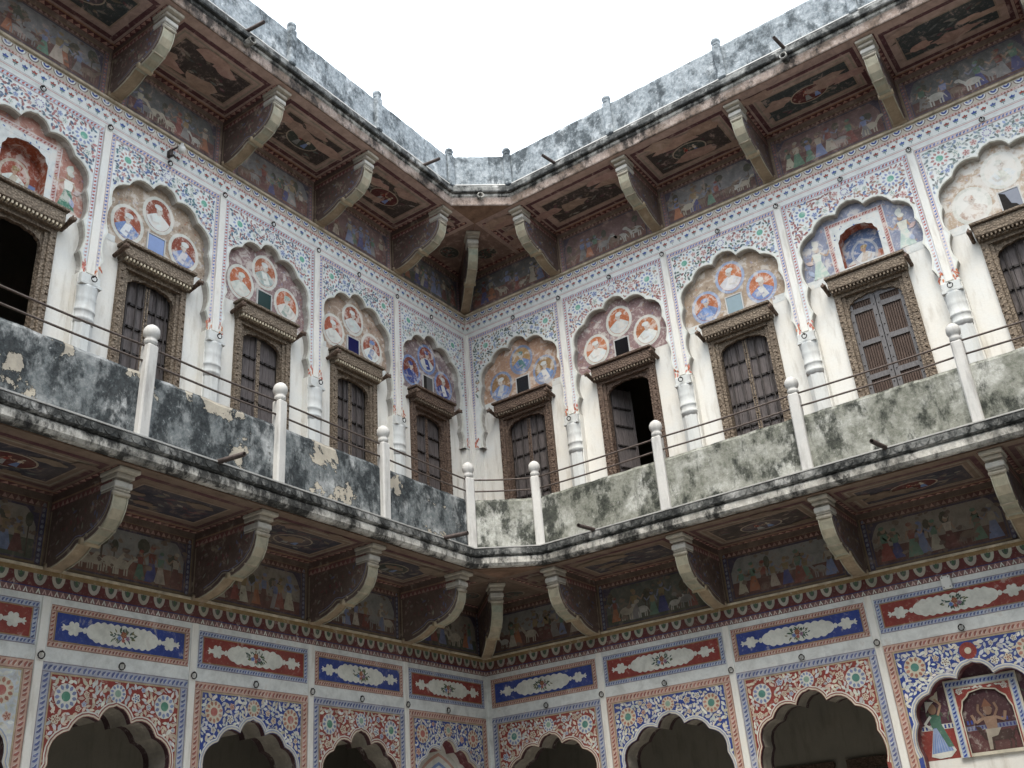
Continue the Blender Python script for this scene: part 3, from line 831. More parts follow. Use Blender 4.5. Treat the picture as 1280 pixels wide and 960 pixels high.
# ------------------------------------------------------------------ first-floor walls, doors, columns
LABEL_UP = {'L': 'painted upper storey wall with a row of doors under small blue and green windows',
            'R': 'painted upper storey wall with a slatted grey door below a blue arched niche'}
TYMP = {('R', 1): ((.42, .20, .09), 'pane_black', 'paint_tympanum'), ('R', 2): ((.20, .075, .085), 'pane_black', 'paint_tympanum'),
        ('R', 3): ((.36, .24, .14), 'pane_grey', 'paint_tympanum'), ('R', 4): ((.17, .21, .34), None, 'paint_tympanum'),
        ('R', 5): ((.50, .36, .24), 'pane_dust', 'paint_peeled'), ('R', 6): ((.20, .075, .085), 'pane_black', 'paint_tympanum'),
        ('L', 1): ((.15, .075, .095), 'pane_hollow', 'paint_tympanum'), ('L', 2): ((.33, .20, .12), 'pane_navy', 'paint_tympanum'),
        ('L', 3): ((.19, .075, .085), 'pane_green', 'paint_tympanum'), ('L', 4): ((.34, .23, .14), 'pane_blue', 'paint_tympanum'),
        ('L', 5): ((.42, .13, .08), None, 'paint_tympanum'), ('L', 6): ((.33, .20, .12), 'pane_navy', 'paint_tympanum')}
DOOR = {('R', 1): 'bars', ('R', 2): 'open', ('R', 3): 'bars_studs', ('R', 4): 'slats', ('R', 5): 'bars_studs', ('R', 6): 'studs',
        ('L', 1): 'studs', ('L', 2): 'bars', ('L', 3): 'studs', ('L', 4): 'bars_studs', ('L', 5): 'open', ('L', 6): 'studs'}
DOOR_LABEL = {'bars': 'dark plank door behind upright iron bars', 'open': 'carved doorway with its leaf swung open on a dark room',
              'bars_studs': 'studded door leaves behind upright iron bars', 'studs': 'pair of closed studded plank leaves in a carved frame',
              'slats': 'grey framed door leaves filled with upright brown slats'}
Z_SILL, Z_HEAD = 4.60, 6.56

def stud_mesh():
    m = MB(); m.lathe([(.0095, 0), (.0085, .006), (.004, .011)], 6); me = m.mesh('stud', 'iron')
    return me
def leaf_mesh(kind, wd, sgn):
    """one door leaf, hinge at x=0, reaching to x=sgn*wd; front at y=0"""
    m = MB(); X = lambda a: sorted((sgn * a, sgn * (a)))[0]
    def bx(a0, a1, y0, y1, z0, z1): m.box(min(sgn * a0, sgn * a1), max(sgn * a0, sgn * a1), y0, y1, z0, z1)
    if kind == 'slats':
        return None
    n = 3
    for i in range(n):
        bx(wd * i / n + .002, wd * (i + 1) / n - .002, 0, .03, Z_SILL, Z_HEAD)
    bx(wd - .028, wd + .004, -.02, .0, Z_SILL, Z_HEAD)
    return m.mesh('leaf', 'wood_leaf')
HS = [4.72, 5.02, 5.32, 5.60, 5.86, 6.10, 6.32]
def batten_mesh(wd, sgn):
    m = MB(); a, b = sorted((sgn * .004, sgn * (wd - .03)))
    m.box(a, b, -.014, .0, -.010, .010)
    for t in range(4):
        x = sgn * wd * (t + .45) / 4
        m.tube([(x, -.010, 0), (x, -.030, 0)], [.013, .005], 6)
    return m.mesh('batten', 'iron')
def slat_leaf(parent, x0, x1, y):
    fr = MB(); w = .042
    fr.box(x0, x0 + w, y - .02, y + .02, Z_SILL, Z_HEAD); fr.box(x1 - w, x1, y - .02, y + .02, Z_SILL, Z_HEAD)
    zs = [4.60, 4.95, 5.30, 5.68, 6.04, 6.40]
    for z in zs: fr.box(x0 + w, x1 - w, y - .017, y + .017, z - .022 + (.022 if z == 4.60 else 0), z + .03)
    fr.box(x0 + w, x1 - w, y - .017, y + .017, 6.50, Z_HEAD)
    for z in [4.62 + .12 * t for t in range(17)]:
        for x in (x0 + w / 2, x1 - w / 2):
            fr.tube([(x, y - .02, z), (x, y - .03, z)], [.008, .004], 6)
    lf = fr.obj('leaf', 'wood_grey', parent)
    n = 8; sw = (x1 - x0 - 2 * w) / n
    for i in range(n):
        s_ = MB(); xa = x0 + w + i * sw; s_.box(xa + .003, xa + sw - .003, y - .004, y + .012, Z_SILL + .02, 6.52)
        o = s_.obj('slat', 'wood_slat', parent)
    return lf

def cusped_head(m, c, hw, z0, z1, y0, y1, hwo, zo, k=1.0):
    """board above a door opening cut to a cusped arch"""
    zb = z0 - .19
    out = [(c - hw, zb), (c - hw * .95, zb + .05), (c - hw * .99, zb + .062), (c - hw * .90, zb + .115), (c - hw * .78, zb + .13), (c - hw * .76, zb + .145),
           (c - hw * .52, zb + .165), (c - hw * .48, zb + .158), (c - .06, zb + .18), (c, zb + .172)]
    out = out + [(2 * c - x, z) for x, z in reversed(out[:-1])]
    poly = [(c - hwo, zb)] + out + [(c + hwo, zb), (c + hwo, zo), (c - hwo, zo)]
    m.prism(poly, 'y', y0, y1)

def make_door(T, w, i, c, k):
    kind = DOOR[(w, i)]
    hw, ho = .265 * min(1, k * 1.02), .365 * min(1, k * 1.02)
    yr = DEC                                              # plane of the recess wall
    carve = 'carved_wood' if w == 'R' and i in (3, 4, 5) or w == 'L' and i in (2, 3, 4, 5) else 'carved_wood_dark'
    m = MB()
    for sx in (-1, 1):
        a, b = sorted((c + sx * (hw + .035), c + sx * ho))
        m.box(a, b, yr - .045, yr + .06, Z_SILL, 6.61, None, .006)
        a, b = sorted((c + sx * hw, c + sx * (hw + .033)))
        m.box(a, b, yr - .022, yr + .06, Z_SILL, 6.575)
        a, b = sorted((c + sx * (ho - .022), c + sx * (ho - .002)))
        for t in range(26):                               # bead row down the frame
            z = 4.66 + t * .075
            m.tube([(c + sx * (ho - .02), yr - .045, z), (c + sx * (ho - .02), yr - .055, z)], [.013, .006], 6)
    m.box(c - hw - .035, c + hw + .035, yr - .042, yr + .06, 6.575, 6.61)
    cusped_head(m, c, hw, Z_HEAD, 0, yr + .0, yr + .035, hw + .003, 6.58)
    d = m.obj('door', carve, T, DOOR_LABEL[kind])
    m = MB(); m.box(c - ho - .015, c + ho + .015, yr - .115, yr + .02, 6.645, 6.765, None, .008)
    m.box(c - ho - .03, c + ho + .03, yr - .14, yr + .02, 6.767, 6.795, None, .005)
    m.box(c - ho - .005, c + ho + .005, yr - .075, yr + .02, 6.612, 6.643)
    m.obj('lintel', carve, d)
    m = MB(); n = 20
    for t in range(n):
        x = c - ho + .015 + (2 * ho - .03) * t / (n - 1)
        m.box(x - .008, x + .008, yr - .108, yr - .076, 6.620, 6.644)
    m.obj('dentil_row', 'ledge' if w == 'L' and carve == 'carved_wood' else 'carved_wood', d)['kind'] = 'stuff'
    for sx in (-1, 1):                                    # horse-head pegs at the lintel ends
        x = c + sx * (ho + .045)
        m = MB(); m.tube([(x, yr + .0, 6.665), (x, yr - .10, 6.685), (x, yr - .15, 6.70), (x, yr - .185, 6.685), (x, yr - .195, 6.66)], [.020, .021, .026, .022, .010], 7)
        m.tube([(x, yr - .15, 6.70), (x, yr - .16, 6.735)], [.014, .006], 5)
        m.obj('peg', 'carved_wood_dark', d)
    yl = yr + .07
    if kind == 'slats':
        slat_leaf(d, c - hw - .004, c - .004, yl - .03); slat_leaf(d, c + .004, c + hw + .004, yl - .03)
    elif kind == 'open':
        lm = leaf_mesh(kind, hw, 1)
        an = math.radians(66 if w == 'R' else 80)
        inst('leaf', lm, d, (c - hw, yl + .02, 0), an); bm_ = batten_mesh(hw, 1)
        for z in HS: inst('batten', bm_, d, (c - hw, yl + .02, z), an)
    else:
        inst('leaf', leaf_mesh(kind, hw, 1), d, (c - hw, yl, 0)); inst('leaf', leaf_mesh(kind, hw, -1), d, (c + hw, yl, 0))
        for sg in (1, -1):
            bm_ = batten_mesh(hw, sg)
            for z in HS: inst('batten', bm_, d, (c - sg * hw, yl, z))
        m = MB(); m.box(c - .021, c + .021, yl - .034, yl - .0205, Z_SILL, 6.53, None, .004)
        for t in range(11): m.tube([(c, yl - .034, 4.68 + t * .17), (c, yl - .046, 4.68 + t * .17)], [.012, .005], 6)
        m.obj('centre_rail', carve, d)
        m = MB()
        for sx in (-1, 1):
            m.tube([(c + sx * .055 + .022 * math.cos(a * .628), yl - .03, 5.52 + .022 * math.sin(a * .628)) for a in range(11)], .005, 5)
        m.obj('handle', 'iron', d)
    if kind.startswith('bars'):
        for t in range(5):
            x = c + hw * (-.80 + .40 * t)
            m = MB(); m.tube([(x, yr + .042, Z_SILL), (x, yr + .042, 6.55)], .0085, 6)
            m.obj('bar', 'iron', d)
    return d

def column_meshes():
    m = MB()
    prof = [(.105, 4.42), (.105, 4.66), (.092, 4.69), (.098, 4.74), (.089, 4.80), (.090, 5.1), (.088, 5.5), (.087, 5.84)]
    m.lathe(prof, 8, rot0=math.pi / 8, sy=.72, smooth=False)
    shaft = m.mesh('shaft', 'bluewash')
    m = MB()
    prof = [(.087, 5.84), (.087, 5.872), (.092, 5.876), (.092, 5.894), (.087, 5.900), (.087, 5.950), (.093, 5.955), (.093, 5.972), (.087, 5.978), (.087, 6.06), (.091, 6.075), (.087, 6.09),
            (.089, 6.13), (.095, 6.17), (.096, 6.19)]
    m.lathe(prof, 16, sy=.72)
    m.box(-.094, .094, -.062, .02, 6.185, 6.215, None, .004)
    m.box(-.086, .086, -.046, .02, 6.215, 6.30, None, .006)
    cap = m.mesh('capital', 'bluewash')
    return shaft, cap
SHAFT, CAPITAL = column_meshes()

def upper_wall(w):
    T = thing('upper_facade', LABEL_UP[w], 'wall', RZ[w], 4.40)
    for i, u0, u1, c, k in bays(w):
        out = arch(UP_CUSP, c, k, 6.65)
        # spandrel slab with its cusped arch
        poly = [(u0, 6.30)] + out + [(u1, 6.30), (u1, 7.86), (u0, 7.86)]
        m = MB()
        m.prism(poly, 'y', 0, DEC + .02, WHITE, False, (True, False))
        ec = mixc(mixc(BROWN, GREY, .6), PALE, .3)
        m.add([(x, 0, z) for x, z in out] + [(x, .022, z) for x, z in out] , [(q, q + 1, len(out) + q + 1, len(out) + q) for q in range(len(out) - 1)], PALE)
        m.add([(x, .022, z) for x, z in out] + [(x, DEC + .02, z) for x, z in out], [(q, q + 1, len(out) + q + 1, len(out) + q) for q in range(len(out) - 1)], ec)
        sp = m.obj('arch_panel', 'paint_upper', T)
        p = Paint(); pw = .04
        a0, a1 = (u0 + pw, u1 - pw) if i > 1 else ((u0 + pw, u1 - .05) if w == 'L' else (u0 + .05, u1 - pw))
        zt = 7.825; bw = .052
        odd = i % 2 == 1
        rc = [mixc(PINK, WHITE, .55), mixc(LBLUE, WHITE, .6)][odd if w == 'L' else not odd]
        rf = [mixc(RED, PINK, .45), mixc(BLUE, LBLUE, .5)][(not odd) if w == 'L' else odd]
        def strip_ok(x, z): return not inside((x, z), out)
        p.rope(a0, zt - bw, a1, zt, rc, rf, .035, 1, mixc(RED, WHITE, .3))
        for xa, xb, sx in ((a0, a0 + bw * .8, 1), (a1 - bw * .8, a1, -1)):
            p.rope(xa, 6.86, xb, zt - bw, mixc(rc, WHITE, .25), rf, .035, 1, mixc(RED, WHITE, .4))
            p.rope(xa, 6.42, xa + (xb - xa) * .8 if sx > 0 else xb, 6.86, mixc(rc, WHITE, .35), mixc(rf, WHITE, .3), .035, 1)
            xm = (xa + xb) / 2
            for t in range(9):                            # painted tassel above the capital
                p.leaf(xm + ru(-.02, .03) * sx, 6.44 - t * .012, -math.pi / 2 + ru(-.7, .7), .045, .018, random.choice((mixc(RED, ORANGE, .4), ORANGE, PINK)), 2, .2)
        dense = {('R', 3): (LEAF, (.04, .09, .10), mixc(RED, PINK, .3)), ('R', 1): (LEAF, (.05, .06, .05), OCHRE), ('L', 1): (GREY, PINK, mixc(GREEN, WHITE, .4)),
                 ('R', 5): (mixc(TEAL, WHITE, .3), GREY, mixc(LEAF, GREY, .4))}.get((w, i))
        if dense: lf = list(dense) + [mixc(LBLUE, WHITE, .2)]
        elif w == 'R': lf = [mixc(RED, PINK, .4), mixc(BLUE, LBLUE, .5), PINK, mixc(OCHRE, PINK, .4)]
        else: lf = [mixc(RED, PINK, .5), mixc(TEAL, BLUE, .4), PINK, (.10, .13, .22)] if odd else [mixc(RED, PINK, .3), mixc(BLUE, LBLUE, .4), (.10, .13, .22), TEAL]
        acc = [(mixc(LBLUE, WHITE, .5), BLUE), (mixc(PINK, WHITE, .6), RED), (PALE, TEAL)]
        pet = mixc(RED, PINK, .3) if (i % 2 == 0) == (w == 'L') else mixc(BLUE, LBLUE, .4)
        if (w, i) in (('R', 3),): pet = mixc(RED, OCHRE, .5)
        gm = (.16, .38, .29)
        x0, x1, ztop = a0 + bw, a1 - bw, zt - bw - .006
        pet = mixc(pet, WHITE, .25); lf = [mixc(q_, (.20, .24, .26), .35) for q_ in lf]
        ros = [(c - .455 * k, 7.625, .092, pet, WHITE, gm), (c + .455 * k, 7.625, .092, pet, WHITE, gm), (c, 7.692, .048, mixc(LBLUE, PINK, .3), WHITE, WHITE)]
        floral(p, x0, 6.95, x1, ztop, out, WHITE, lf, acc, ros, 470 if (w, i) != ('L', 1) else 220, .047, .020, 1)
        band(p, out, .003, .018, c, 6.65, PALE, 2)
        p.obj('floral_painting', 'paint_upper', sp)
        # recess behind the arch
        niche = TYMP[(w, i)][1] is None
        ho = .36 * min(1, k * 1.02)
        Y = DEC; m = MB()
        def q(xa, xb, za, zb): m.add([(xa, Y, za), (xb, Y, za), (xb, Y, zb), (xa, Y, zb)], [(0, 1, 2, 3)], WHITE)
        q(u0, c - ho, 4.40, 6.80); q(c + ho, u1, 4.40, 6.80); q(c - ho, c + ho, 6.61, 6.80); q(c - ho, c + ho, 4.40, Z_SILL)
        if not niche: q(u0, u1, 6.80, 7.80)
        else:
            nw = .20; q(u0, c - nw, 6.80, 7.80); q(c + nw, u1, 6.80, 7.80); q(c - nw, c + nw, 7.34, 7.80); q(c - nw, c + nw, 6.80, 6.885)
        rw = m.obj('recess_wall', 'whitewash', T)
        col, pane, pm = TYMP[(w, i)]
        col = mixc(col, (.66, .62, .56), .22)
        p = Paint(O=(0, Y, 0))
        if not niche:
            p.rect(u0 + .02, 6.80, u1 - .02, 7.70, col, 0)
        else:
            p.rect(u0 + .02, 6.80, c - .2, 7.70, col, 0); p.rect(c + .2, 6.80, u1 - .02, 7.70, col, 0); p.rect(c - .2, 7.34, c + .2, 7.70, col, 0)
        for sx in (-1, 1): p.rect(*(sorted((c + sx * .40, c + sx * .66))[0], 6.795, sorted((c + sx * .40, c + sx * .66))[1], 6.86 if w == 'L' else 6.88), WHITE if (w, i) not in (('L', 1), ('L', 3), ('R', 2)) else col, 1)
        for t in range(150):
            x, z = ru(c - .58 * k, c + .58 * k), ru(6.86, 7.58)
            if niche and abs(x - c) < .3 and z < 7.45: continue
            p.leaf(x, z, ru(0, 6.28), ru(.02, .05), ru(.012, .026), random.choice((mixc(col, WHITE, .4), mixc(col, DARK, .35), mixc(col, LBLUE, .35), mixc(col, ORANGE, .4), mixc(col, OCHRE, .4))), 1, .2)
        if not niche:
            sty = {('R', 1): (OCHRE, LBLUE, TEAL), ('R', 2): (ORANGE, WHITE, WHITE), ('R', 3): (ORANGE, LBLUE, WHITE), ('R', 5): (PALE, PALE, mixc(ORANGE, PALE, .5)),
                   ('L', 1): (mixc(RED, BROWN, .4), BLUE, LBLUE), ('L', 2): (mixc(RED, ORANGE, .4), LBLUE, BLUE), ('L', 3): (mixc(ORANGE, RED, .3), PALE, mixc(GREEN, WHITE, .5)),
                   ('L', 4): (mixc(RED, ORANGE, .3), LBLUE, PALE)}.get((w, i), (ORANGE, WHITE, LBLUE))
            rg = {('L', 1): LBLUE, ('R', 1): mixc(LBLUE, GREY, .4), ('R', 3): mixc(LBLUE, WHITE, .3)}.get((w, i), PALE)
            for dx, dz in ((-.325, 7.045), (0, 7.295), (.325, 7.045)):
                p.bust(c + dx * k, dz, .162 if (w, i) != ('R', 5) else .17, jit(sty[0], .2), random.choice((sty[1], sty[2], WHITE)), random.choice((sty[2], WHITE, sty[1])), rg, 3)
            p.rect(c - .098, 6.832, c + .098, 7.072, mixc(PALE, PINK, .15), 10)
        else:
            n0, n1 = c - .30, c + .30
            bgn = mixc(PINK, WHITE, .4)
            for (xa, za, xb, zb) in ((n0, 6.82, n0 + .05, 7.44), (n1 - .05, 6.82, n1, 7.44), (n0 + .05, 7.39, n1 - .05, 7.44)):
                p.rope(xa, za, xb, zb, bgn, mixc(RED, PINK, .3), .03, 3, WHITE)
            p.rect(n0 + .05, 6.82, c - .2, 7.39, WHITE, 3); p.rect(c + .2, 6.82, n1 - .05, 7.39, WHITE, 3); p.rect(c - .2, 7.34, c + .2, 7.39, WHITE, 3)
            p.rect(c - .2, 6.80, c + .2, 6.885, WHITE, 3)
            for t in range(60):
                x, z = ru(n0 + .055, n1 - .07), ru(6.9, 7.385)
                if abs(x - c) < .215 and z < 7.345: continue
                p.leaf(x, z, ru(0, 6.28), .03, .014, random.choice((BLUE, LBLUE, mixc(BLUE, LBLUE, .5))), 5, .2)
            for sx in (-1, 1):
                p.figure(c + sx * .43 * k, 6.88, .38, mixc(GREEN, WHITE, .6) if w == 'R' else GREEN, SKIN, PALE, 4, -sx)
                p.leaf(c + sx * .40 * k, 7.24, 1.57 - sx * .5, .10, .07, PALE, 5); p.leaf(c + sx * .48 * k, 7.06, 1.57 - sx, .09, .05, mixc(PINK, WHITE, .5), 8)
                p.leaf(c + sx * .50 * k, 6.92, 2.0, .10, .05, mixc(LBLUE, WHITE, .4), 8)
        p.obj('tympanum_painting', pm, rw)
        if niche:                                         # recessed niche box with its painted back
            ins = [(c - .20, 6.885), (c - .20, 7.20), (c - .175, 7.235), (c - .165, 7.275), (c - .12, 7.295), (c - .10, 7.315), (c, 7.335)]
            ins = ins + [(2 * c - x, z) for x, z in reversed(ins[:-1])]
            m = MB(); N = len(ins); bd = Y + .13
            m.add([(x, Y, z) for x, z in ins] + [(x, bd, z) for x, z in ins], [(j, (j + 1) % N, N + (j + 1) % N, N + j) for j in range(N)], mixc(RED, ORANGE, .5))
            m.add([(x, bd, z) for x, z in ins], [tuple(range(N))], (.13, .19, .34) if w == 'R' else (.36, .10, .06))
            m.prism([(c - .20, 7.34), (c - .20, 7.20)] + ins[2:N - 2] + [(c + .20, 7.20), (c + .20, 7.34)], 'y', Y - .002, Y + .012, WHITE)
            nb = m.obj('niche', 'paint_tympanum', T)
            p = Paint(O=(0, bd, 0))
            p.poly([(c - .19, 6.89), (c + .19, 6.89), (c + .19, 7.0), (c + .08, 7.05), (c - .1, 7.03), (c - .19, 6.98)], PALE, 1)
            p.bust(c, 7.06, .13, (.13, .19, .34) if w == 'R' else (.36, .10, .06), WHITE, CREAM, mixc(PALE, (.13, .19, .34) if w == 'R' else OCHRE, .5), 2, SKIN, GOLD)
            p.rect(c + .10, 6.90, c + .19, 7.04, mixc(ORANGE, PINK, .4) if w == 'R' else LBLUE, 1); p.rect(c - .19, 6.89, c - .11, 6.97, mixc(RED, PINK, .3), 2)
            p.obj('niche_painting', 'paint_tympanum', nb)
        else:
            m = MB(); a, b, z0, z1 = c - .085, c + .085, 6.845, 7.058
            for (xa, xb, za, zb) in ((a - .012, a, z0 - .012, z1 + .012), (b, b + .012, z0 - .012, z1 + .012), (a, b, z0 - .012, z0), (a, b, z1, z1 + .012)):
                m.box(xa, xb, Y - .016, Y - .001, za, zb)
            wd = m.obj('window', 'post_wash', T)
            m = MB(); m.box(a, b, Y - .0105, Y - .009, z0, z1); m.obj('pane', pane, wd)
            if (w, i) == ('R', 5):
                m = MB(); m.prism([(a, z1), (a, z0), (b - .02, z0), (b - .05, z0 + .05), (a + .08, z0 + .07), (a + .05, z1 - .03)], 'y', Y - .0125, Y - .0115)
                m.obj('hole_shade', 'dark_void', wd)  # solid dark sheet, paints the shade behind the broken glass
            if (w, i) == ('L', 1):
                m = MB(); m.box(a, a + .06, Y - .0125, Y - .0115, z0, z1); m.obj('dark_strip', 'dark_void', wd)  # flat dark strip along one side of the pane
        make_door(T, w, i, c, k)
        # pier, column and capital on the far side of the bay
        us = u0 if w == 'L' else u1
        m = MB(); m.box(us - .095, us + .095, -.002 + .01, DEC + .002, 4.40, 6.30); pi = m.obj('pier', 'whitewash', T)
        inst('shaft', SHAFT, pi, (us, .01, 0)); inst('capital', CAPITAL, pi, (us, .01, 0))
        m = MB(); m.box(us - .036, us + .036, -.014, .002, 6.32, 7.86, None, .004); m.obj('pilaster_strip', 'whitewash', T)
        inst('iron_ring', RING, T, (us, -.064, 6.262)); inst('iron_ring', RING, T, (us, -.014, 7.862)); inst('iron_ring', RING, T, (c, -.006, 7.862))
        # flowered frieze
        m = MB(); m.box(u0, u1, .001, .12, 7.86, 8.721); fb = m.obj('upper_band', 'whitewash', T)
        p = Paint()
        p.rect(u0, 7.862, u1, 8.135, WHITE, 0)
        p.rect(u0, 7.878, u1, 7.888, mixc(PINK, WHITE, .35), 1); p.rect(u0, 7.896, u1, 7.900, mixc(BROWN, WHITE, .4), 1)
        n = round((u1 - u0) / .088)
        for j in range(n):
            x = u0 + (j + .5) * (u1 - u0) / n; cc = (mixc(RED, PINK, .2), mixc(BLUE, LBLUE, .15))[j % 2]
            z = 7.93
            for a in (-1, 0, 1): p.leaf(x, z + .024, math.pi / 2 + a * .95, .034, .021, cc, 2, .2)
            for a in (-1, 1): p.leaf(x, z + .012, math.pi / 2 + a * 1.3, .026, .012, mixc(TEAL, GREY, .3), 2, .2)
            p.stroke([(x, z - .012), (x, z + .03)], .006, TEAL, 2)
            p.leaf(x + .044, 8.02, -math.pi / 2, .034, .020, mixc(cc, WHITE, .25), 2, .2); p.leaf(x + .044, 8.02, -2.6, .022, .012, mixc(TEAL, WHITE, .3), 2); p.leaf(x + .044, 8.02, -.5, .022, .012, mixc(TEAL, WHITE, .3), 2)
        p.zig(u0, 8.022, u1, 8.055, mixc(PINK, WHITE, .45), mixc(BROWN, PINK, .4), .03, 1)
        p.rect(u0, 8.055, u1, 8.135, mixc(mixc(WHITE, CREAM, .7), BROWN, .22), 1)
        n = round((u1 - u0) / .118)
        for j in range(n):
            x = u0 + (j + .5) * (u1 - u0) / n
            p.disc(x, 8.12, .052, .056, mixc(MAROON, GREY, .3), 2, 9, math.pi, 2 * math.pi); p.disc(x, 8.12, .043, .046, WHITE, 3, 9, math.pi, 2 * math.pi)
            p.disc(x, 8.12, .030, .032, mixc(BLUE, LBLUE, .1), 4, 8, math.pi, 2 * math.pi); p.disc(x, 8.12, .014, .012, WHITE, 5, 6, math.pi, 2 * math.pi)
        p.obj('frieze_painting', 'paint_upper', fb)
        mural(fb, u0, u1, 8.163, 8.721, 'paint_eave', (w, i))
        m = MB(); m.box(u0, u1, -.030, .01, 8.136, 8.162, None, .005); m.obj('ledge', 'ledge', T)
    m = MB(); m.box(*((0, .10) if w == 'R' else (-.10, 0)), .006, DEC + .002, 4.40, 6.30); m.obj('pier', 'whitewash', T)
    # white corner strip
    m = MB(); 
    if w == 'R': m.box(0, .05, -.012, .002, 4.40, 7.86)
    else: m.box(-.05, -.0125, -.012, .002, 4.40, 7.86)
    m.obj('corner_strip', 'whitewash', T)
    return T
UW_L = upper_wall('L'); UW_R = upper_wall('R')

# ------------------------------------------------------------------ balcony and eave: shared sweep
def path2(e):
    """outer edge of the slab, e metres further out than D_OUT, in plan, with the cut corner"""
    B = Vector((D_OUT, -LS[1])); Cc = Vector((RS[1], -D_OUT))
    t = (Cc - B).normalized(); n = Vector((t.y, -t.x))
    b0 = B + n * e
    # intersect with x = D_OUT+e and y = -(D_OUT+e)
    q = (D_OUT + e - b0.x) / t.x; P1 = b0 + t * q
    q = (-(D_OUT + e) - b0.y) / t.y; P2 = b0 + t * q
    return [(D_OUT + e, -7.70), (P1.x, P1.y), (P2.x, P2.y), (8.35, -(D_OUT + e))]
def sweep(prof, col=None):
    """prof = closed list of (e, z)"""
    m = MB(); n = len(prof); vs = []
    for e, z in prof:
        for x, y in path2(e): vs.append((x, y, z))
    fs = []
    for j in range(n):
        k = (j + 1) % n
        for i in range(3): fs.append((j * 4 + i, j * 4 + i + 1, k * 4 + i + 1, k * 4 + i))
    m.add(vs, fs, col)
    m.add([vs[j * 4] for j in range(n)], [tuple(range(n))], col); m.add([vs[j * 4 + 3] for j in range(n)], [tuple(range(n))], col)
    return m
def bracket_mesh(H, scale=1.0, width=.122):
    """carved S-bracket; local x across, y = -distance from the wall, z 0 (foot) .. H (soffit)"""
    curve = [(.02, 0.0), (.09, -.004), (.17, .008), (.25, .030), (.32, .060), (.375, .098), (.41, .100), (.45, .088), (.50, .098), (.57, .118), (.635, .152), (.69, .205), (.725, .27), (.74, .335), (.738, .40)]
    curve = [(a * scale, b * H / .55) for a, b in curve]
    m = MB(); poly = [(0, H)] + [(0, 0)] + [c for c in curve] + [(curve[-1][0], H)]
    side = [( -a, b) for a, b in poly]
    hw = width / 2
    dk = (.14, .095, .08)
    m.prism(side, 'x', -hw, hw, dk, False, (True, True))
    n = len(side)
    fr = [(-hw, hw)]
    for j in range(1, n - 1):
        a, b = side[j], side[j + 1]
        cc = mixc((.44, .38, .27), (.33, .36, .28), rnd()) if 6 < j else (.34, .26, .17)
        m.add([(-hw, *a), (hw, *a), (hw, *b), (-hw, *b)], [(0, 1, 2, 3)], cc)
    # raised ribs along both edges and on the middle of the front
    for off, wd in ((-hw + .005, .010), (hw - .005, .010)):
        pts = [(off, -a - .004, b - .004) for a, b in curve[1:]]
        m.tube(pts, wd / 2, 5, (.46, .44, .34))
    # knot
    kx, kz = .44 * scale, .085 * H / .55
    m.tube([(-hw - .012, -kx, kz + .012), (hw + .012, -kx, kz + .012)], .026, 8, (.42, .34, .22))
    m.tube([(-hw - .006, -kx - .05, kz + .045), (hw + .006, -kx - .05, kz + .045)], .014, 6, (.40, .34, .24))
    m.tube([(-hw - .006, -curve[-1][0] - .004, H - .172), (hw + .006, -curve[-1][0] - .004, H - .172)], .017, 7, (.50, .45, .36))
    m.tube([(-hw - .004, -.625 * scale, .150 * H / .55), (hw + .004, -.625 * scale, .150 * H / .55)], .010, 6, (.44, .38, .28))
    # foot scroll
    m.tube([(-hw - .008, -.03, .012), (hw + .008, -.03, .012)], .026, 8, (.36, .28, .19))
    # capital tiers
    e = curve[-1][0]; w0 = hw
    for dz0, dz1, out, wd, cc in ((.155, .135, .020, .004, (.46, .43, .36)), (.135, .088, .034, .010, (.58, .56, .50)), (.088, .068, .018, .002, (.42, .38, .32)), (.068, .034, .050, .012, (.46, .42, .35)), (.034, .002, .092, .026, (.50, .46, .38))):
        m.box(-w0 - wd, w0 + wd, -e - out, -e + .14, H - dz0, H - dz1 + .0005, cc, .007)
    # side paintings: border line and scroll leaves
    for sx in (-1, 1):
        P = Paint(O=(sx * hw, 0, 0), A=(0, -1, 0), B=(0, 0, 1), N=(sx, 0, 0))
        inner = [(a - .012, b + .03) for a, b in curve[2:]]
        P.stroke(inner, .012, (.34, .29, .22), 1); P.stroke([(a - .02, b + .05) for a, b in curve[2:]], .007, (.20, .21, .32), 1)
        P.zig(.02, H - .12, e - .02, H - .075, (.22, .08, .08), (.40, .26, .22), .05, 1)
        P.rect(.02, H - .07, e - .02, H - .055, (.33, .20, .13), 1)
        P.stroke([(.028, .05), (.028, H - .13)], .014, (.33, .26, .18), 1)
        for t in range(46):
            a = ru(.05, e - .06); lo = next((b for q, b in curve if q >= a), .3) + .07
            if lo > H - .16: continue
            P.leaf(a, ru(lo, H - .15), ru(0, 6.28), ru(.03, .06), .02, random.choice(((.26, .17, .15), (.13, .14, .22), (.24, .22, .17), (.20, .08, .08))), 1, .2)
        k = len(m.v); m.v += [tuple(v) for v in P.v]
        for f, c in zip(P.f, P.c): m.f.append(tuple(i + k for i in f)); m.c.append(c); m.sm.append(False)
    return m.mesh('bracket', 'paint_bracket', False)

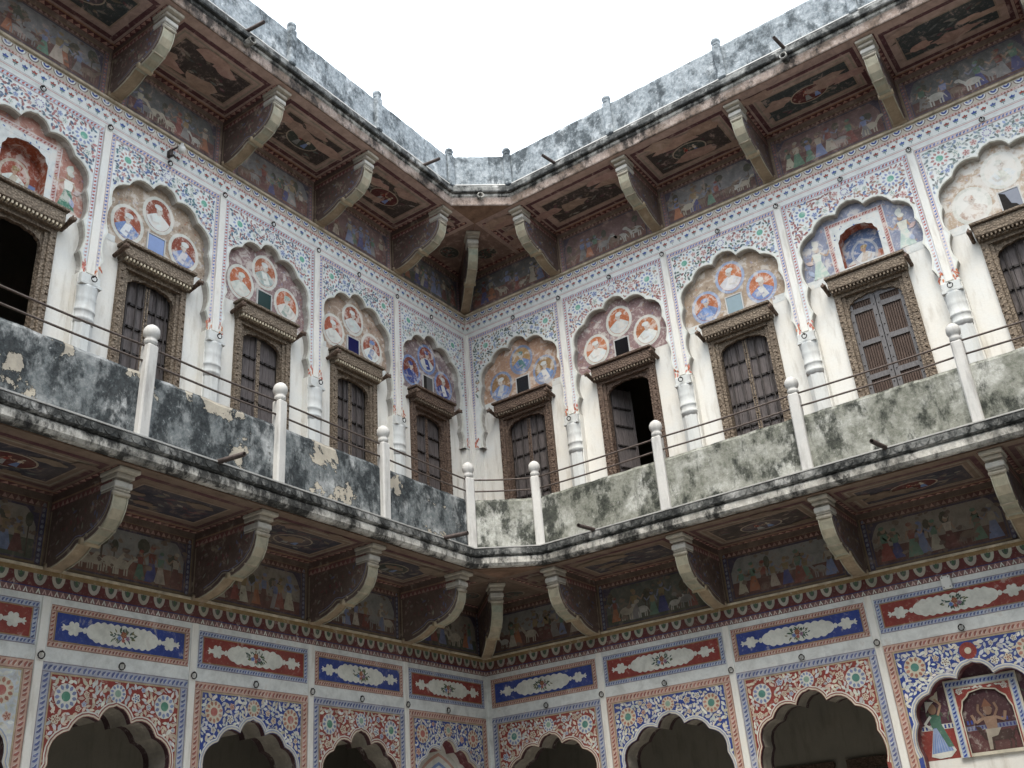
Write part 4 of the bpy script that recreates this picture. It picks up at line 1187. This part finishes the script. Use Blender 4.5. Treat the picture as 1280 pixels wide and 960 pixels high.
def soffit(parent, w, i, u0, u1, z, mat, up):
    """painted underside of the slab between two brackets"""
    p = Paint(O=(0, 0, z), A=(1, 0, 0), B=(0, -1, 0), N=(0, 0, -1))
    st = random.getstate(); random.seed(i * 7 + (w == 'L') * 31 + up * 100 + 3)
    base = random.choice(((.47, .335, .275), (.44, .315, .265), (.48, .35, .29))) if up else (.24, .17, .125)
    end = D_OUT - .02
    a, b = u0 + .055, u1 - .055
    if i == 1:
        a, b = (u0 + .055, u1 - .935) if w == 'L' else (u0 + .935, u1 - .055)
    p.rect(a - .055, .0, b + .055, end, base, 0)
    zc1 = mixc(PINK, CREAM, .35)
    p.zig(a, .005, b, .06, (.13, .045, .048), zc1, .068, 1); p.rect(a, .058, b, .075, mixc(GOLD, PINK, .4), 1)
    p.zig(a, .075, a + .045, end - .06, (.13, .045, .048), zc1, .068, 1); p.zig(b - .045, .075, b, end - .06, (.13, .045, .048), zc1, .068, 1)
    p.frame(a + .07, .10, b - .07, end - .10, .045, (.12, .05, .055), 1)
    if rnd() < .75:
        p.frame(a + .13, .16, b - .13, end - .17, .02, (.34, .29, .22), 2)
    if i > 1:
        c, d = (a + b) / 2, .41
        dkc = random.choice(((.055, .065, .065), (.06, .055, .07), (.07, .055, .05)))
        kind = (i + (w == 'L')) % 3
        p.rect(a + .20, .22, b - .20, end - .24, dkc, 3)
        p.frame(a + .185, .205, b - .185, end - .225, .016, (.36, .27, .20), 4)
        if kind != 2:
            p.disc(c, d, .20, .125, mixc(CREAM, BROWN, .45), 4, 22); p.disc(c, d, .185, .112, random.choice((DRED, (.06, .07, .06), (.10, .08, .09))), 5, 22)
            p.figure(c - .03, d - .09, .17, GREY, SKIN, RED, 6); p.figure(c + .07, d - .08, .15, LBLUE, SKIN, CREAM, 6, -1)
        for t in range(26):
            p.leaf(ru(a + .22, b - .28), ru(.25, end - .30), ru(-.5, .5) + (3.14 if t % 2 else 0), ru(.05, .12), .03, random.choice(((.12, .13, .12), (.26, .24, .20), (.13, .06, .07), (.20, .16, .12))), 3.5, .3)
    else:
        for t in range(50):
            p.leaf(ru(a + .1, b - .1), ru(.12, end - .12), ru(-.3, .3), ru(.06, .16), .035, random.choice(((.12, .11, .11), (.30, .24, .18), (.15, .08, .07))), 2, .3)
    for t in range(5 if up else 3):                       # fallen paint, bare salmon plaster
        x, z, r = ru(a + .15, b - .15), ru(.15, end - .12), ru(.06, .15)
        sx_ = ru(1.2, 2.4)
        p.poly([(x + min(b - x, max(a - x, r * sx_ * ru(.7, 1.2) * math.cos(q * .449))), z + min(end - z, max(-z, r * .6 * ru(.6, 1.2) * math.sin(q * .449)))) for q in range(14)], jit((.43, .29, .23) if up else (.23, .165, .12), .15), 12)
    random.setstate(st)
    p.obj('soffit_painting', mat, parent)

def corner_soffit(parent, z, mat):
    """the cut corner: two medallions either side of the diagonal bracket"""
    for w, rz in (('L', RZ['L']), ('R', 0)):
        p = Paint(O=(0, 0, z), A=(1, 0, 0), B=(0, -1, 0), N=(0, 0, -1)); sg = -1 if w == 'L' else 1
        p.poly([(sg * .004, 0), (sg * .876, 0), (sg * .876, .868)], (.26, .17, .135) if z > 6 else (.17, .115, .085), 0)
        p.zig(*((.08, .005, .86, .06) if sg > 0 else (-.86, .005, -.08, .06)), (.13, .045, .048), mixc(PINK, CREAM, .35), .068, 1)
        c = (sg * .60, .27)
        p.disc(c[0], c[1], .15, .12, (.30, .23, .17), 2, 20); p.disc(c[0], c[1], .132, .104, (.07, .075, .065), 3, 20)
        for t in range(24): p.leaf(c[0] + ru(-.11, .08), c[1] + ru(-.08, .07), ru(0, 6.28), .05, .02, random.choice(((.20, .20, .16), (.22, .08, .07), (.12, .14, .10))), 4, .2)
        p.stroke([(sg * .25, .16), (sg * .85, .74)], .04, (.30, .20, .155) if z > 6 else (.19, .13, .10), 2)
        o = p.obj('corner_painting', mat, parent); o.rotation_euler = (0, 0, rz)

def wall_xy(w, u, d):
    return (d, u) if w == 'L' else (u, -d)
POSTS = [('L', -s, D_OUT) for s in LS[1:]] + [('R', s, D_OUT) for s in RS[1:]]

# --- balcony
BAL = thing('balcony', 'stained plaster balcony with white knobbed posts and thin iron rails on carved brackets', 'balcony', 0, 4.38)
m = MB()
A_, B_, C_, D_ = path2(-.03)
for za, zb in ((4.385, 4.565),):
    pl = [(-.30, -7.70), A_, B_, C_, D_, (8.35, .36), (-.30, .36)]
    n = len(pl)
    m.add([(x, y, za) for x, y in pl], [tuple(range(n))]); m.add([(x, y, zb) for x, y in pl], [tuple(range(n))])
    m.add([(x, y, za) for x, y in pl] + [(x, y, zb) for x, y in pl], [(j, (j + 1) % n, n + (j + 1) % n, n + j) for j in range(n)])
slab = m.obj('slab', 'soffit_plaster', BAL)
m = sweep([(-.10, 4.575), (.045, 4.575), (.052, 4.566), (.050, 4.512), (.030, 4.500), (-.08, 4.500)]); m.obj('edge_moulding', 'slab_edge_dark', BAL)
m = sweep([(-.08, 4.498), (.018, 4.498), (.034, 4.478), (.034, 4.428), (.016, 4.404), (-.012, 4.398), (-.08, 4.398)]); m.obj('edge_moulding', 'slab_edge', BAL)
p_me = MB()
def tooth_row():
    """hanging scallops along the upper moulding, each a small half-round tongue"""
    P = path2(.050); k = 0
    m = MB()
    for (x0, y0), (x1, y1) in zip(P[:-1], P[1:]):
        L = math.hypot(x1 - x0, y1 - y0); n = max(1, round(L / .105)); tx, ty = (x1 - x0) / L, (y1 - y0) / L; nx, ny = ty, -tx
        for j in range(n):
            t = (j + .5) * L / n; h = .042
            base = [(-h, 0), (-h * .8, -.024), (-h * .35, -.042), (0, -.047), (h * .35, -.042), (h * .8, -.024), (h, 0)]
            f = [(x0 + tx * (t + a) + nx * .006, y0 + ty * (t + a) + ny * .006, 4.560 + b) for a, b in base]
            bk = [(x - nx * .007, y - ny * .007, z) for x, y, z in f]
            m.add(f + bk, [tuple(range(7))] + [(q, (q + 1) % 7, 7 + (q + 1) % 7, 7 + q) for q in range(7)])
    return m
m = sweep([(-.05, 4.5755), (.056, 4.5755), (.058, 4.586), (-.05, 4.586)]); m.obj('edge_lip', 'post_wash', BAL)
o = tooth_row().obj('scallop_row', 'slab_edge_dark', BAL); o['kind'] = 'stuff'

def post_meshes():
    m = MB()
    w = .046
    m.box(-w, w, -w, w, 0, .745, None, .012)
    sh = m.mesh('post', 'post_wash')
    m = MB()
    m.lathe([(.034, .745), (.040, .752), (.048, .765), (.048, .785), (.040, .796), (.046, .806), (.057, .826), (.061, .850), (.057, .876), (.043, .899), (.022, .914), (.006, .922)], 14)
    return sh, m.mesh('knob', 'post_wash')
POST, KNOB = post_meshes()
ends = []
for w, u, d in POSTS:
    x, y = wall_xy(w, u, d)
    rz = RZ[w]
    if abs(u) in (LS[1], RS[1]): rz = math.radians(22.5 + 45 if w == 'L' else 22.5)
    o = inst('post', POST, BAL, (x, y, 4.574), rz); inst('knob', KNOB, o)
    o.rotation_euler = (math.radians(ru(-1.0, 1.0)), math.radians(ru(-1.0, 1.0)), rz + ru(-.06, .06)); o.scale = (ru(.95, 1.06), ru(.95, 1.06), ru(.985, 1.01))
seq = [wall_xy(w, u, d) for w, u, d in reversed(POSTS[:6])] + [wall_xy(w, u, d) for w, u, d in POSTS[6:]]
PP = seq
def panel_run(parent, seq, z0, z1, th, inset, matf, name, gap):
    for j, ((x0, y0), (x1, y1)) in enumerate(zip(seq[:-1], seq[1:])):
        L = math.hypot(x1 - x0, y1 - y0); tx, ty = (x1 - x0) / L, (y1 - y0) / L; nx, ny = ty, -tx
        m = MB(); bm = bmesh.new(); n = 22
        # a wavering top edge, rounded by hand
        ring = []
        for q in range(n + 1):
            t = gap + (L - 2 * gap) * q / n; wv = .003 * math.sin(q * 1.1 + j * 2.1) + .0015 * math.sin(q * 4.3 + j); wb = .003 * math.sin(q * 2.3 + j)
            sec = [(inset + wb, z0), (inset + wb * .5, z1 - .03 + wv), (inset - .018, z1 + wv), (inset - th + .018, z1 + wv), (inset - th, z1 - .03 + wv), (inset - th, z0)]
            ring.append([(x0 + tx * t + nx * e, y0 + ty * t + ny * e, z) for e, z in sec])
        vs = [v for r in ring for v in r]; K = 6
        fs = [(q * K + s, (q + 1) * K + s, (q + 1) * K + (s + 1) % K, q * K + (s + 1) % K) for q in range(n) for s in range(K)]
        fs += [tuple(range(K)), tuple(n * K + s for s in range(K))]
        m.add(vs, fs); m.obj(name, matf(j), parent)
panel_run(BAL, PP, 4.572, 5.10, .085, -.005, lambda j: 'parapet_dark' if j < 5 else 'parapet_green', 'parapet_panel', .036)
for (x0, y0), (x1, y1) in zip(PP[:-1], PP[1:]):
    L = math.hypot(x1 - x0, y1 - y0); tx, ty = (x1 - x0) / L, (y1 - y0) / L; n = 8
    for z in (5.185, 5.310):
        sag = ru(.002, .010); m = MB()
        m.tube([(x0 + tx * (.035 + (L - .07) * q / n), y0 + ty * (.035 + (L - .07) * q / n), z - sag * math.sin(math.pi * q / n)) for q in range(n + 1)], .0085, 6)
        m.obj('rail', 'rail_iron', BAL)
BRK = bracket_mesh(.545); BRK2 = bracket_mesh(.545, 1.36, .12)
for w, u, d in POSTS:
    o = inst('bracket', BRK, BAL, (*wall_xy(w, u, 0), 3.838), RZ[w])
inst('bracket', BRK2, BAL, (0, 0, 3.838), math.radians(45))
for w in 'LR':
    for i, u0, u1, c, k in bays(w):
        h = bpy.data.objects.new('soffit_panel', None)
        bpy.data.objects.remove(h)
        soffit_parent = BAL
        p0 = len(COL.objects)
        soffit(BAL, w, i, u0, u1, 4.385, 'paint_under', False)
        o = COL.objects[-1]; o.rotation_euler = (0, 0, RZ[w])
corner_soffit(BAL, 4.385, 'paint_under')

# --- roof eave
EAVE = thing('roof_eave', 'painted roof eave on brackets under a blue grey mouldy parapet', 'roof', 0, 8.72)
m = MB()
A_, B_, C_, D_ = path2(-.015)
pl = [(-2.75, -7.70), A_, B_, C_, D_, (8.35, 2.75), (-2.75, 2.75)]
n = len(pl)
m.add([(x, y, 8.722) for x, y in pl], [tuple(range(n))]); m.add([(x, y, 8.99) for x, y in pl], [tuple(range(n))])
m.add([(x, y, 8.722) for x, y in pl] + [(x, y, 8.99) for x, y in pl], [(j, (j + 1) % n, n + (j + 1) % n, n + j) for j in range(n)])
m.obj('slab', 'soffit_plaster', EAVE)
m = sweep([(-.06, 8.724), (-.008, 8.724), (-.002, 8.735), (-.002, 8.834), (-.06, 8.834)]); m.obj('fascia', 'fascia', EAVE)
m = sweep([(-.06, 8.835), (-.005, 8.835), (.012, 8.848), (.014, 8.876), (-.06, 8.876)]); m.obj('edge_moulding', 'slab_edge', EAVE)
m = sweep([(-.06, 8.8785), (.045, 8.8785), (.055, 8.890), (.055, 8.935), (.030, 8.955), (.020, 8.992), (-.10, 8.992)]); m.obj('edge_moulding', 'slab_edge_dark', EAVE)
m = sweep([(-.05, 8.9925), (.024, 8.9925), (.022, 9.004), (-.05, 9.004)]); m.obj('edge_lip', 'post_wash', EAVE)  # lip colour lightened to stand in for sky light on the ledge
panel_run(EAVE, PP, 8.985, 9.45, .13, -.004, lambda j: 'parapet_roof', 'parapet_panel', .040)
m = MB(); m.box(-.045, .045, -.045, .045, 0, .455, None, .012); RPOST = m.mesh('post', 'parapet_roof')
m = MB(); m.lathe([(.036, .455), (.044, .462), (.044, .476), (.036, .484), (.048, .498), (.052, .518), (.044, .542), (.024, .558), (.004, .563)], 12); RKNOB = m.mesh('knob', 'parapet_roof')
for w, u, d in POSTS:
    rz = RZ[w]
    if abs(u) in (LS[1], RS[1]): rz = math.radians(22.5 + 45 if w == 'L' else 22.5)
    o = inst('post', RPOST, EAVE, (*wall_xy(w, u, d), 8.988), rz); inst('knob', RKNOB, o)
    inst('bracket', BRK, EAVE, (*wall_xy(w, u, 0), 8.176), RZ[w])
inst('bracket', BRK2, EAVE, (0, 0, 8.176), math.radians(45))
for w in 'LR':
    for i, u0, u1, c, k in bays(w):
        soffit(EAVE, w, i, u0, u1, 8.722, 'paint_eave', True)
        COL.objects[-1].rotation_euler = (0, 0, RZ[w])
corner_soffit(EAVE, 8.722, 'paint_eave')

# ------------------------------------------------------------------ drain spouts, bulb, box
def spout(parent, w, u, z, d0, d1, drop, r=.022, skew=0.0):
    m = MB(); n = 10
    a, b = Vector((u, -d0, z)), Vector((u + skew, -d1, z - drop))
    vs = []
    t = (b - a).normalized(); e1 = t.orthogonal().normalized(); e2 = t.cross(e1)
    for rr, p in ((r, a), (r, b), (r * .78, b), (r * .78, b - t * .10)):
        for q in range(n):
            g = 2 * math.pi * q / n; vs.append(p + rr * (math.cos(g) * e1 + math.sin(g) * e2))
    m.add(vs, [(j * n + q, j * n + (q + 1) % n, (j + 1) * n + (q + 1) % n, (j + 1) * n + q) for j in range(3) for q in range(n)] + [tuple(3 * n + q for q in range(n))], None, True)
    o = m.obj('drain_spout', 'pipe', parent); o.rotation_euler = (0, 0, RZ[w]); return o
for w, u, sk in (('L', -4.50, .02), ('L', -1.83, .03), ('R', 2.06, -.02), ('R', 4.86, -.05)):
    spout(BAL, w, u, 4.592, .82, 1.20, .02, .020, sk)
for w, u, sk in (('L', -4.45, .02), ('L', -1.86, .02), ('R', 2.08, -.03), ('R', 4.86, -.03)):
    spout(EAVE, w, u, 8.985, .82, 1.13, .02, .019, sk)
def pipe_end(x, y, z, dx, dy):
    m = MB(); t = Vector((dx, dy, 0)); sd = Vector((-dy, dx, 0)); n = 12; vs = []
    for r, q in ((.036, 0), (.040, .10), (.028, .10), (.026, .02)):
        for i in range(n):
            g = 2 * math.pi * i / n; vs.append(Vector((x, y, z)) + t * q + sd * r * math.cos(g) + Vector((0, 0, r * math.sin(g))))
    m.add(vs, [(j * n + i, j * n + (i + 1) % n, (j + 1) * n + (i + 1) % n, (j + 1) * n + i) for j in range(3) for i in range(n)] + [tuple(3 * n + i for i in range(n))], None, True)
    m.obj('pipe_end', 'slab_edge', EAVE)
pipe_end(D_OUT + .0, -4.43, 8.83, 1, 0); pipe_end(4.84, -D_OUT, 8.83, 0, -1); pipe_end(1.12, -1.08, 8.83, .64, -.77)

B = thing('light_bulb', 'bare white light bulb on a rusty bracket fixed to the flowered frieze', 'bulb', RZ['L'], 7.95)
m = MB(); m.box(-4.545, -4.515, -.05, .0, 7.905, 7.975); m.tube([(-4.53, -.03, 7.905), (-4.53, -.085, 7.89), (-4.505, -.09, 7.87)], .012, 6); m.tube([(-4.53, -.04, 7.97), (-4.485, -.095, 8.02)], .010, 6)
m.obj('wall_bracket', 'pipe', B)
m = MB(); m.lathe([(.006, 7.955), (.024, 7.962), (.036, 7.985), (.038, 8.005), (.028, 8.03), (.016, 8.048), (.014, 8.065)], 12, -4.46, -.10); m.obj('bulb', 'ceramic', B)
J = thing('junction_box', 'small white junction box screwed on the white band over a red cartouche panel', 'box', 0, 3.60)
m = MB(); m.box(4.815, 4.895, -.034, -.004, 3.57, 3.68, None, .006); m.obj('cover', 'ceramic', J)
m = MB()
for q, z in ((4.83, 3.585), (4.88, 3.585), (4.83, 3.665), (4.88, 3.665)): m.tube([(q, -.034, z), (q, -.037, z)], .005, 6)
m.obj('screws', 'iron', J)
